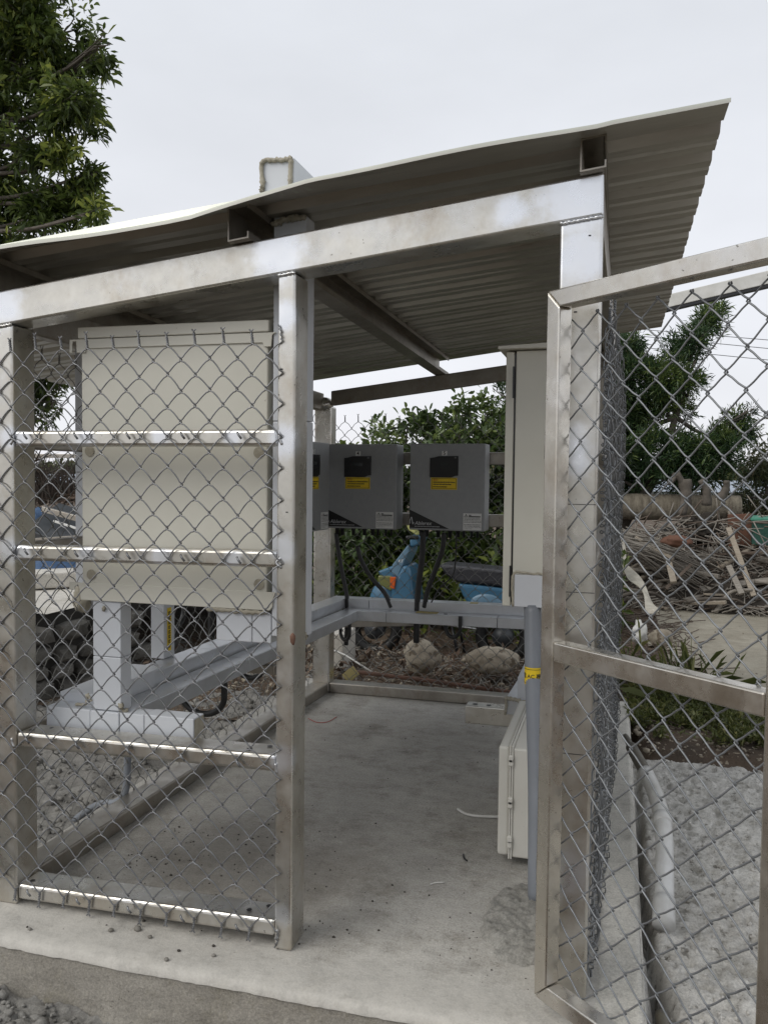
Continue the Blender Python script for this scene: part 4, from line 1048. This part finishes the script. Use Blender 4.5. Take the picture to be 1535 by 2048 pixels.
tag(bar('concrete_block', at(40, 1178, z=.44)+Vector((0, .1, .06)), at(158, 1172, z=.44)+Vector((0, .1, .06)), .30, .115, PAVE, None, .012), 'pale concrete coping block lying on the paving beyond the left mesh', 'concrete block')
tb = at(120, 1140, y=3.9)
tag(blob('tarpaulin', (tb.x-.1, 4.1, tb.z-.06), (.42, .3, .13), BLUETARP, amp=.35, fs=2, sub=4, seed=3), 'crumpled blue tarpaulin behind the concrete coping block', 'tarpaulin')
tb2 = at(75, 1035, y=5.0)
tag(blob('tarpaulin', (tb2.x, 5.1, tb2.z), (.12, .2, .10), BLUETARP, amp=.3, fs=2, sub=3, seed=5), 'small blue sheet poking out of the dead fronds', 'tarpaulin')
PF = empty('panel_frame', tuple(at(130, 1050, y=4.6)), 'dark framed panel with pale metal edges leaning in the scrap beyond the left mesh', 'panel')
bar('panel', at(85, 1045, y=4.6), at(185, 1078, y=4.6), .5, .16, DARKPANEL, PF, .004, upv=(0, -.5, 1))
bar('edge_strip', at(86, 1018, y=4.5), at(180, 1044, y=4.5), .04, .05, DSTEEL, PF, .003)
bar('edge_strip', at(108, 1042, y=4.3), at(170, 1062, y=4.3), .02, .018, PWHITE, PF, .002)
tag(bar('plank', at(66, 1082, y=4.0), at(190, 1074, y=4.0), .12, .045, WOODS[0], None, .003), 'long grey plank lying across the left scrap below the dark panel', 'plank')
box_ = tag(box('storage_box', -5.6, -3.2, 4.6, 6.2, .43, .62, MORTAR, None, .01), 'low dark crate mass under the dead palm fronds', 'crate')

rw0 = random.Random(77); DARKL2 = mat('dark_dry_stalk', (.05, .036, .027), (.025, .018, .014), 8, .9)
def fronds(name, base, n, length, m, label, seed, spread=1., up_=.35, wid=.012, rows=26):
    r = np.random.default_rng(seed); e = empty(name, base, label, 'palm fronds'); stems = []; C = []; A = []
    V = []; Fc = []; T = []
    for i in range(n):
        a = r.uniform(0, 2*PI); b = np.array(base)+r.normal(0, .35, 3)*np.array([1, .7, .12])*spread
        d = np.array([math.cos(a), math.sin(a)*.6, up_+r.uniform(-.25, .35)]); d /= np.linalg.norm(d); l = length*r.uniform(.6, 1.1)
        st = np.array([b+d*l*t+np.array([0, 0, -.35*l*t*t]) for t in np.linspace(0, 1, 8)]); stems.append(st)
        for k in range(rows):
            t = .15+.85*k/rows; p = b+d*l*t+np.array([0, 0, -.35*l*t*t])
            for sgn in (-1, 1):
                sd_ = np.cross(d, [0, 0, 1.])*sgn+d*.7+r.normal(0, .25, 3)+np.array([0, 0, -.35]); sd_ /= np.linalg.norm(sd_)
                ll = .32*r.uniform(.6, 1.1); wv = np.cross(sd_, r.normal(0, 1, 3)); wv /= np.linalg.norm(wv); wv *= wid/2
                o_ = len(V); V += [p-wv, p+wv, p+sd_*ll]; Fc.append((o_, o_+1, o_+2)); T += [r.uniform(.0, .9)]*3
    me = bpy.data.meshes.new('leaflets'); me.from_pydata([tuple(v) for v in V], [], Fc)
    at_ = me.attributes.new('tint', 'FLOAT', 'POINT'); at_.data.foreach_set('value', np.array(T, dtype=np.float32))
    tag(link('leaflets', me, m, e), kind='stuff'); tag(tubes('stems', stems, .009, WOODS[2], e, 5), kind='stuff'); return e
b_ = at(110, 1010, y=5.2)
fronds('palm_fronds', (b_.x, 5.3, b_.z-.22), 20, .9, DEAD, 'heap of dead brown palm fronds beyond the left mesh', 4, 1.3)
DARKL = leaf_mat('dark_dead_frond', (.02, .015, .012), (.05, .035, .025), (.12, .09, .065), .8, .05)
b_ = at(115, 985, y=6.5)
f_ = fronds('palm_fronds', (b_.x, 6.6, b_.z-.25), 17, 1.0, DARKL, 'dark upright spiky fronds behind the dead frond heap at left', 8, 1.8, 1.6, .022, 16)
S = []; RS_ = []
for i in range(420):
    a = at(rw0.uniform(40, 200), rw0.uniform(985, 1010), y=5.9+rw0.uniform(0, .7)); h = rw0.uniform(.15, .48); ln_ = rw0.gauss(0, .28)
    S.append(smoothline([tuple(a), tuple(a+Vector((ln_*h*.4, 0, h*.55))), tuple(a+Vector((ln_*h, 0, h)))], 3)); RS_.append(np.linspace(.009, .002, len(S[-1])))
tag(tubes('dry_stalks', S, RS_, DARKL2, None, 4), 'dark spiky dry stalks standing against the sky beyond the left mesh', 'dry stalks', kind='stuff')
tag(bar('fence_rail', at(-60, 912, y=7.2), at(560, 912, y=7.2), .04, .05, DSTEEL, None, .003), 'thin dark horizontal rail above the spiky fronds at far left', 'rail')

# ================================================================== RIGHT: wood pile, log, strip, grass
def heap(x, y):
    cx, cy = 1.9, 8.7; d = math.hypot((x-cx)/2.7, (y-cy)/1.9)
    return -.08+.92*max(0, 1-d**2.2)+.06*fbm(x, y, 3)
HEAPM = mat('dark_heap_mulch', (.05, .04, .03), (.022, .018, .014), 6, .95, 0, 1., 20, world=True, dist=.03)
tag(grid('debris_mound', -.8, 5.0, 6.9, 10.4, .08, heap, HEAPM), 'dark mound of decayed brush under the scrap wood', 'debris mound', kind='stuff')
rw = random.Random(12)
for i in range(64):
    x = rw.uniform(.05, 3.2); y = rw.uniform(6.95, 8.2); z = max(heap(x, y), -.04)+rw.uniform(.02, .10)
    a = rw.uniform(-.9, .9)+(0 if rw.random() < .7 else PI/2); l = rw.uniform(.25, 1.1); tl = rw.uniform(-.15, .35)
    d = Vector((math.cos(a), math.sin(a)*.7, tl)).normalized()*l
    w, h = rw.choice(((.05, .02), (.08, .02), (.04, .03), (.035, .035), (.10, .025)))
    tag(bar('plank', Vector((x, y, z)), Vector((x, y, z))+d, w, h, rw.choices(WOODS, (5, 3, 3))[0], None, .002, upv=(.1, rw.uniform(-.6, .3), 1), seg=1),
        'weathered offcut lying loose in the scrap wood heap beyond the gate', 'plank', 'loose offcuts in the scrap wood heap')
for (a, b, y, w, m, lab) in (((1455, 1055), (1506, 1192), 6.9, .05, WOODS[1], 'long pale plank leaning steeply against the scrap wood heap'),
                            ((1456, 1132), (1482, 1188), 6.8, .055, WOODS[0], 'short grey plank leaning beside the long pale one'),
                            ((1335, 1120), (1346, 1165), 6.8, .06, WOODS[1], 'short whitish split plank standing in the middle of the heap'),
                            ((1382, 1128), (1330, 1178), 6.8, .03, WOODS[2], 'thin dark stick crossing diagonally behind the whitish plank'),
                            ((1270, 1075), (1345, 1118), 7.0, .035, WOODS[1], 'slender pale batten slanting across the left of the heap')):
    tag(bar('plank', at(*a, y=y+.25), at(*b, y=y), w, .03, m, None, .002, upv=(0, -1, .3)), lab, 'plank')
S = []
for i in range(1500):
    x, y = rw.uniform(-.1, 3.6), rw.uniform(6.8, 8.3); z = max(heap(x, y), -.04)+.02; a = rw.gauss(-.15, .8); l = rw.uniform(.12, .7)
    S.append([(x, y, z), (x+l*.5*math.cos(a), y+.1, z+.06), (x+l*math.cos(a), y+l*.3*math.sin(a), z+rw.uniform(-.05, .12))])
for i in range(260):
    c = at(rw.uniform(1240, 1560), rw.uniform(1038, 1125), y=rw.uniform(7.2, 7.8)); a = rw.gauss(.2, .9); l = rw.uniform(.1, .5)
    S.append([tuple(c), (c.x+l*.5*math.cos(a), c.y, c.z+l*.4*math.sin(a)-.02), (c.x+l*math.cos(a), c.y-.05, c.z+l*.8*math.sin(a)-.06)])
tag(tubes('twigs', S[::3], .0075, WOODS[2], None, 4), 'dark brown sticks tangled through the scrap wood heap', 'twigs', kind='stuff')
S = [q for i, q in enumerate(S) if i % 3]
tag(tubes('twigs', S, .006, WOODS[0], None, 4), 'tangle of dry grey sticks over the scrap wood heap', 'twigs', kind='stuff')
S = []
b0 = at(1238, 1072, y=7.1)
for i in range(110):
    s = b0+Vector((rw.uniform(-.25, .1), rw.uniform(-.1, .5), rw.uniform(-.12, .05))); l = rw.uniform(.5, 1.05); a = rw.gauss(-.38, .12)
    S.append([s, s+Vector((l*.5, 0, l*.5*math.tan(a)+.06)), s+Vector((l, 0, l*math.tan(a)))])
tag(tubes('brush_bundle', S, .0048, WOODS[0], None, 4), 'bundle of pale dried stalks fanning down at the left of the wood heap', 'brush', kind='stuff')
# thick bent branches thrown over the heap
for i in range(26):
    x = rw.uniform(.05, 2.8); y = rw.uniform(6.8, 7.9); z = max(heap(x, y), -.02)+.05; a = rw.choice((-1, 1))*rw.uniform(.1, 1.1); l = rw.uniform(.5, 1.3); r_ = rw.uniform(.012, .032)
    d = Vector((math.cos(a), rw.uniform(-.2, .4), math.sin(a)*.55)); p0_ = Vector((x, y, z))-d*l*.3
    L_ = smoothline([tuple(p0_+d*l*t+Vector((rw.gauss(0, .03), rw.gauss(0, .03), .10*math.sin(t*3)))) for t in (0, .25, .5, .75, 1)], 5)
    tag(tubes('branch', [L_], [np.linspace(r_, r_*.45, len(L_))], rw.choice([WOODS[0], WOODS[0], BARK, WOODS[1]]), None, 7), 'bent dead branch lying in the scrap wood heap beyond the gate', 'branch', 'dead branches in the scrap wood heap')
# log
lg0, lg1 = at(1150, 1011, y=8.3), at(1478, 1018, y=8.4)
LG = empty('fallen_log', tuple(lg0), 'thick grey fallen tree trunk lying on top of the scrap heap', 'log')
n = 40; L = [lg0.lerp(lg1, t) for t in np.linspace(0, 1, n)]; Rr = [.155*(1+.06*mnoise.noise(Vector((t*9, 0, 0)))) for t in np.linspace(0, 1, n)]
tubes('trunk', [L], [Rr], LOGM, LG, 20, upv=(0, 0, 1))
for (a, b, w) in (((1372, 1010), (1352, 945), .05), ((1368, 960), (1362, 1030), .07), ((1438, 1000), (1452, 962), .05), ((1350, 950), (1336, 968), .04), ((1412, 1010), (1400, 960), .05)):
    P0, P1 = at(*a, y=8.05), at(*b, y=8.0)
    tubes('root', [smoothline([P0, P0.lerp(P1, .5)+Vector((.03, 0, .02)), P1], 5)], [[w*1.1]*3+[w*.9]*3+[w*.7]*(5)], BARK, LG, 8)
tag(blob('root_mass', tuple(at(1395, 1060, y=7.7)), (.17, .15, .14), HEAPM, amp=.9, fs=2.4, sub=4, seed=4), 'dark tangled root mass hanging below the fallen log', 'root')
tag(bar('board', at(1478, 1028, y=7.5), at(1480, 1092, y=7.5), .24, .03, REDPLY, None, .003, upv=(0, -1, 0)), 'reddish plywood board standing at the right end of the log', 'board')
NB_ = empty('netted_crate', tuple(at(1540, 1090, y=7.4)), 'green netted crate at the right edge of the wood heap', 'crate')
q0, q1 = at(1503, 1090, y=7.4), at(1640, 1045, y=7.4)
box('crate_side', q0.x, q1.x, 7.4, 8.0, q0.z, q1.z, GREENNET, NB_, .01); box('net_cover', q0.x-.02, q1.x+.02, 7.38, 8.02, q1.z+.001, q1.z+.035, mat('bright_green_mesh', (.06, .25, .17), (.04, .18, .12), 20, .6), NB_, .01)
# split bark shell with red inside
tag(blob('bark_shell', tuple(at(1352, 1082, y=6.9)), (.13, .08, .06), REDPLY, amp=.4, fs=2, sub=3, seed=6), 'broken reddish bark shell in the middle of the wood heap', 'bark')
# plastic strip
ps = pp([(1238, 1080), (1243, 1120), (1262, 1150), (1286, 1180), (1300, 1215), (1308, 1226)], [6.4, 6.2, 5.9, 5.5, 5.1, 5.0])
pl = smoothline(ps, 6); V_ = []; F_ = []
for i, p_ in enumerate(pl):
    s_ = .038*(1+.3*math.sin(i*.55)); tw_ = .02*math.sin(i*.4)
    V_ += [(p_[0]-s_, p_[1], p_[2]+tw_), (p_[0], p_[1]-.015, p_[2]+.008*math.sin(i)), (p_[0]+s_, p_[1], p_[2]-tw_)]
    if i: o_ = 3*i; F_ += [(o_-3, o_-2, o_+1, o_), (o_-2, o_-1, o_+2, o_+1)]
me_ = bpy.data.meshes.new('plastic_strip'); me_.from_pydata(V_, [], F_); st_ = link('plastic_strip', me_, mat('dirty_plastic', (.48, .45, .38), (.28, .25, .2), 9, .5)); md = st_.modifiers.new('t', 'SOLIDIFY'); md.thickness = .006
tag(st_, 'long crumpled off-white plastic strip trailing from the wood heap', 'plastic strip')
pc = at(1278, 1268, y=4.6)
tag(blob('sack', tuple(pc), (.05, .04, .085), PWHITE, amp=.5, fs=2, sub=3, seed=8), 'small crumpled off-white sack beside the tan boulder', 'sack')
# dirt and rusty litter near
P = [(rw.uniform(.22, 1.3), rw.uniform(2.25, 3.9), -.055) for i in range(700)]
scatter_clods('stone_chips', P, .004, .022, ROCK, 16, 'small stones and crumbs on the soil strip behind the rough concrete', 'stone chips')
P = [(rw.uniform(.22, 1.3), rw.uniform(2.25, 6.5), -.055) for i in range(700)]
scatter_clods('soil_crumbs', P, .004, .02, DIRT, 17, 'dark soil crumbs on the ground beyond the rough concrete', 'soil crumbs')
S = []
for i in range(520):
    x, y = rw.uniform(-.1, .8), rw.uniform(2.6, 6.9); a = rw.uniform(0, PI); l = rw.uniform(.05, .28)
    S.append([(x, y, -.045), (x+l*math.cos(a), y+l*math.sin(a), -.02)])
tag(tubes('twigs', S, .004, WOODS[2], None, 4), 'brown twigs on the soil between the slab and the wood heap', 'twigs', kind='stuff')
# green ground cover
C = []; 
for i in range(2600):
    t = rw.random(); x = .24+rw.random()*.95; y = 2.45+rw.random()*1.4
    if x > .55+(.45 if y < 3.3 else .1)+rw.uniform(-.1, .1): continue
    if fbm(x, y, 2.5) < -.12: continue
    C.append((x, y, -.05+rw.uniform(0, .05)))
C = np.array(C); tag(leaves('ground_cover', C, np.tile([0, 0, .7], (len(C), 1)), 8, .038, .012, GRASSM, None, .9, 0, 6), 'green creeping weeds between the rough concrete and the yard', 'weeds')
C = []
for i in range(9):
    cx, cy = rw.uniform(.2, .75), rw.uniform(3.0, 3.6)
    for k in range(3): C.append((cx+rw.gauss(0, .02), cy+rw.gauss(0, .02), -.04))
C = np.array(C); tag(leaves('grass_tuft', C, np.tile([0, 0, .8], (len(C), 1)), 7, .24, .013, GRASSM, None, .6, -.1, 7, shapeq=True), 'tufts of long arching grass beyond the middle rail of the gate', 'grass')

# ================================================================== TREES
def bl(L, y, sc=1.0, yr=1.0, jy=.0, seed=0):
    r = random.Random(seed); out = []
    for (a, b, rp_) in L:
        yy = y+r.uniform(-jy, jy); c = at(a, b, y=yy); d = (Vector(c)-Vector(CAM)).dot(Vector(fw)); R_ = rp_*sc*d/F
        out.append((tuple(c), (R_, R_*yr, R_)))
    return out
def tree(name, label, cat, blobs, dens, per, ln, wd, lm, trunk_pts, tr, seed, shell=.45, spread=.8, droop=.2, group=None, lump=.35, limbs=True, q=False, void=-.25, vs=2.0, dr=.05):
    base = trunk_pts[0]; e = empty(name, base, label, cat, group)
    P, A, T = blobpts(blobs, dens, seed, shell, lump, void, vs)
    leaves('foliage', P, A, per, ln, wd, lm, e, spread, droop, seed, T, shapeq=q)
    L = smoothline(trunk_pts, 6); R_ = np.linspace(tr, tr*.35, len(L)); tubes('trunk', [L], [R_], BARK, e, 10)
    if limbs:
        rr = random.Random(seed); LL = []; RR = []
        tp_ = [Vector(p) for p in L[len(L)//3:]]
        for (c, rad) in blobs:
            c = Vector(c); s = min(tp_, key=lambda p: (p-c).length+max(0, p.z-c.z)*2)
            m_ = s.lerp(c, .5)+Vector((rr.uniform(-.1, .1), rr.uniform(-.1, .1), -dr*(c-s).length)); l = smoothline([s, m_, c], 5)
            LL.append(l); RR.append(np.linspace(tr*.38, tr*.08, len(l)))
            for k in range(4):
                dd = Vector((rr.gauss(0, 1), rr.gauss(0, 1), rr.gauss(.2, 1))).normalized()*rad[0]*.85
                l2 = smoothline([tuple(m_.lerp(c, rr.random())), tuple(c+dd*.5+Vector((0, 0, -.03))), tuple(c+dd)], 3); LL.append(l2); RR.append(np.linspace(tr*.12, tr*.03, len(l2)))
        tag(tubes('limbs', LL, RR, BARK, e, 5), kind='stuff')
    return e
TL = [(60, 40, 80), (150, 60, 62), (190, 110, 42), (120, 140, 80), (40, 150, 80), (155, 200, 55), (205, 80, 30), (160, 250, 42), (20, 225, 60), (125, 225, 45), (10, 90, 90),
      (140, 320, 58), (60, 345, 60), (180, 345, 26), (165, 395, 48), (190, 425, 22), (100, 420, 62), (20, 400, 80), (90, 480, 50), (20, 500, 70), (-40, 300, 110), (-60, 120, 130), (-60, 480, 110), (-120, 250, 150), (70, 290, 55),
      (-30, -40, 110), (60, -50, 80), (-160, 60, 150), (-200, 350, 150)]
b0 = at(-140, 1100, y=7.0); b0.z = -.2; m0 = at(-90, 600, y=7.0); m1 = at(-20, 250, y=7.0); m2 = at(60, 30, y=7.0)
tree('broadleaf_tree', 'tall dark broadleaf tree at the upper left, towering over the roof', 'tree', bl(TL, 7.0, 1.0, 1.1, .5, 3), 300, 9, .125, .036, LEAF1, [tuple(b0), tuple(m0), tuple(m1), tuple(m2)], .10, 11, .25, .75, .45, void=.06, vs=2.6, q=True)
TL2 = [(110, 690, 45), (75, 740, 60), (125, 735, 35), (60, 800, 50), (40, 690, 70), (110, 800, 28), (-40, 760, 100), (120, 660, 38), (180, 640, 50), (90, 835, 20)]
b0 = at(-60, 1100, y=8.0); b0.z = -.2
tree('broadleaf_tree', 'low dark leafy tree seen under the roof between left post and cabinet', 'tree', bl(TL2, 8.0, 1, 1, .4, 5), 330, 8, .12, .038, LEAF1, [tuple(b0), tuple(at(-10, 880, y=8)), tuple(at(60, 740, y=8))], .09, 12, .3, .75, .3)
# shrubs behind the back mesh
SHL = [[(690, 925, 38), (720, 980, 60), (680, 1000, 60), (740, 1060, 60), (660, 1080, 60), (700, 1150, 70), (640, 950, 60)],
       [(775, 905, 48), (760, 860, 14), (800, 960, 55), (820, 1010, 55), (800, 1080, 60), (780, 1150, 70), (840, 880, 45), (815, 845, 20)],
       [(880, 850, 42), (850, 840, 22), (900, 910, 60), (940, 850, 50), (890, 990, 60), (900, 1080, 70), (880, 1160, 70), (925, 815, 24), (960, 900, 50)],
       [(985, 850, 50), (1010, 900, 60), (980, 980, 60), (990, 1060, 60), (970, 1130, 70), (1030, 1000, 60), (965, 810, 24), (1060, 950, 60)]]
labs = ['low leafy shrub behind the number 4 inverter at the back left', 'mid green shrub rising between the two back inverters', 'tall bright shrub standing above the number 5 inverter', 'bushy shrub beside the right cabinet behind the back mesh']
for i, (L, lab_) in enumerate(zip(SHL, labs)):
    y = 5.4+.25*i % .5; b0 = at(L[0][0], 1250, y=y); b0.z = -.15
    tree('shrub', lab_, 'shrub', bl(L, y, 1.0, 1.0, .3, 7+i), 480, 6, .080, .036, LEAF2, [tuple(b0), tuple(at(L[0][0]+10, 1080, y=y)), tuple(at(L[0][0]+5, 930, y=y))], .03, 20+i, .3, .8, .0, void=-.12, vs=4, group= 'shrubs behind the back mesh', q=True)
C = []
for i in range(700): C.append((rw.uniform(-3.2, .2), rw.uniform(4.9, 6.2), rw.uniform(-.1, .7)))
C = np.array(C); tag(leaves('undergrowth', C, np.tile([0, 0, .5], (len(C), 1)), 10, .11, .045, LEAF1, None, .9, .1, 9), 'dense dark undergrowth behind the scooter', 'undergrowth')
# podocarp at right
PD = [(1262, 688, 30), (1290, 745, 45), (1335, 760, 42), (1350, 705, 34), (1385, 680, 34), (1410, 645, 28), (1430, 622, 18), (1255, 750, 45), (1300, 800, 48), (1345, 815, 34), (1380, 765, 20), (1400, 757, 12), (1250, 820, 50),
      (1310, 850, 30), (1260, 880, 55), (1310, 915, 55), (1360, 925, 45), (1400, 905, 42), (1440, 880, 32), (1470, 850, 24), (1495, 820, 16), (1250, 950, 50), (1340, 955, 35), (1400, 945, 25), (1250, 700, 30), (1455, 905, 30), (1425, 935, 30), (1482, 868, 20), (1350, 885, 40), (1395, 925, 30), (1020, 820, 40), (1000, 785, 20), (1180, 800, 70), (1100, 850, 80), (1180, 900, 80)]
b0 = at(1195, 1080, y=8.6); b0.z = -.1
tree('conifer', 'dark needle-leaved tree with ragged upward arms behind the gate mesh', 'tree', bl(PD, 8.6, 1.12, 1.0, .35, 9), 720, 14, .080, .014, LEAF3, [tuple(b0), tuple(at(1250, 1040, y=8.6)), tuple(at(1300, 970, y=8.6)), tuple(at(1330, 900, y=8.6)), tuple(at(1370, 760, y=8.6))], .085, 31, .25, .55, -.15, void=-.14, vs=3.4, dr=.28)
RB = [(1500, 940, 45), (1535, 930, 55), (1520, 985, 50), (1470, 985, 35), (1560, 1000, 70), (1450, 1010, 28), (1590, 940, 60), (1500, 1040, 35), (1620, 1020, 60)]
b0 = at(1540, 1100, y=9.6); b0.z = -.1
tree('bush', 'sparse brownish green bush at the right edge behind the log', 'bush', bl(RB, 9.6, 1, 1, .3, 11), 330, 7, .10, .018, LEAF4, [tuple(b0), tuple(at(1535, 1040, y=9.6)), tuple(at(1530, 960, y=9.6))], .05, 33, .2, .9, .4)
WL_ = [(1425, 890, 40), (1410, 960, 40), (1490, 850, 30), (1385, 1000, 22), (1510, 880, 22)]
b0 = at(1400, 1080, y=9.2); b0.z = -.1
tree('sapling', 'thin pale sapling with drooping narrow leaves among the conifer arms', 'sapling', bl(WL_, 9.2, 1, 1, .3, 12), 120, 6, .16, .016, LEAF4, [tuple(b0), tuple(at(1400, 1000, y=9.2)), tuple(at(1440, 880, y=9.2)), tuple(at(1495, 850, y=9.2))], .018, 34, .1, .7, .8)

# ================================================================== FAR: neighbour beam, wires, sheds, hedge line
NB2 = empty('neighbouring_canopy', (2.6, 3.2, 0), 'pale steel edge beam of a neighbouring canopy crossing behind the gate top', 'canopy')
ka, kb = at(1300, 612, y=3.2), at(1535, 556, y=3.2); kd = kb-ka
bar('beam', ka-kd*.1, ka+kd*2.2, .06, .075, PWHITE, NB2, .004)
bar('gutter_edge', ka-kd*.1+Vector((0, 0, -.048)), ka+kd*2.2+Vector((0, 0, -.048)), .05, .018, BLACK, NB2, .002)
bar('post', Vector((2.4, 3.2, -.1)), Vector((2.4, 3.2, (ka+kd*((2.4-ka.x)/kd.x)).z-.06)), .08, .08, STEEL, NB2, .004, upv=(0, 1, 0))
wires = [((1235, 655), (1535, 680)), ((1235, 668), (1535, 697)), ((1235, 690), (1535, 720))]
for i, (a, b) in enumerate(wires):
    A_, B_ = at(*a, y=40), at(*b, y=36); d_ = B_-A_
    tag(tubes('power_line', [smoothline([A_-d_*1.5, A_, B_, B_+d_*2], 5)], .014, BLACK, None, 4), ['uppermost thin power line crossing the sky at right', 'middle thin power line crossing the sky at right', 'lowest thin power line crossing the sky at right'][i], 'power line', 'power lines')
FARG = mat('far_shed_wall', (.40, .41, .42), (.33, .34, .35), .5, .8)
SOLAR = mat('far_blue_roof', (.30, .34, .40), (.25, .29, .34), .5, .4)
for (a, b, y, lab_) in ((1230, 1345, 60, 'long low shed with a bluish roof on the horizon behind the fallen log'), (60, 200, 55, 'pale low building on the horizon behind the spiky fronds')):
    P0, P1 = at(a, 985, y=y), at(b, 985, y=y); e = empty('shed', (P0.x, y, 0), lab_, 'shed')
    zt_ = at((a+b)/2, 968, y=y).z if a > 1000 else at(a, 955, y=y).z
    box('wall', P0.x-6, P1.x+6, y, y+8, -.3, zt_-.5, FARG, e, 0)
    bm = bmesh.new(); X0, X1 = P0.x-6.4, P1.x+6.4
    hexa(bm, [(X0, y-.4, zt_-.5), (X1, y-.4, zt_-.5), (X1, y+8.4, zt_-.5), (X0, y+8.4, zt_-.5), (X0, y+3, zt_+.3), (X1, y+3, zt_+.3), (X1, y+5, zt_+.3), (X0, y+5, zt_+.3)]); frombm('roof', bm, SOLAR, e)
C = []
for i in range(5200):
    x = rw.uniform(-70, 70); y = 75+rw.uniform(0, 8); C.append((x, y, rw.uniform(-.2, 1.5+.9*fbm(x, 0, .12, 3))))
C = np.array(C); tag(leaves('treeline', C, np.tile([0, 0, .5], (len(C), 1)), 8, 1.0, .4, LEAF4, None, .9, .1, 19), 'far grey green treeline along the horizon', 'treeline')
print('objects', len(bpy.data.objects), 'tris', sum(len(o.data.polygons) for o in bpy.data.objects if o.type == 'MESH'))
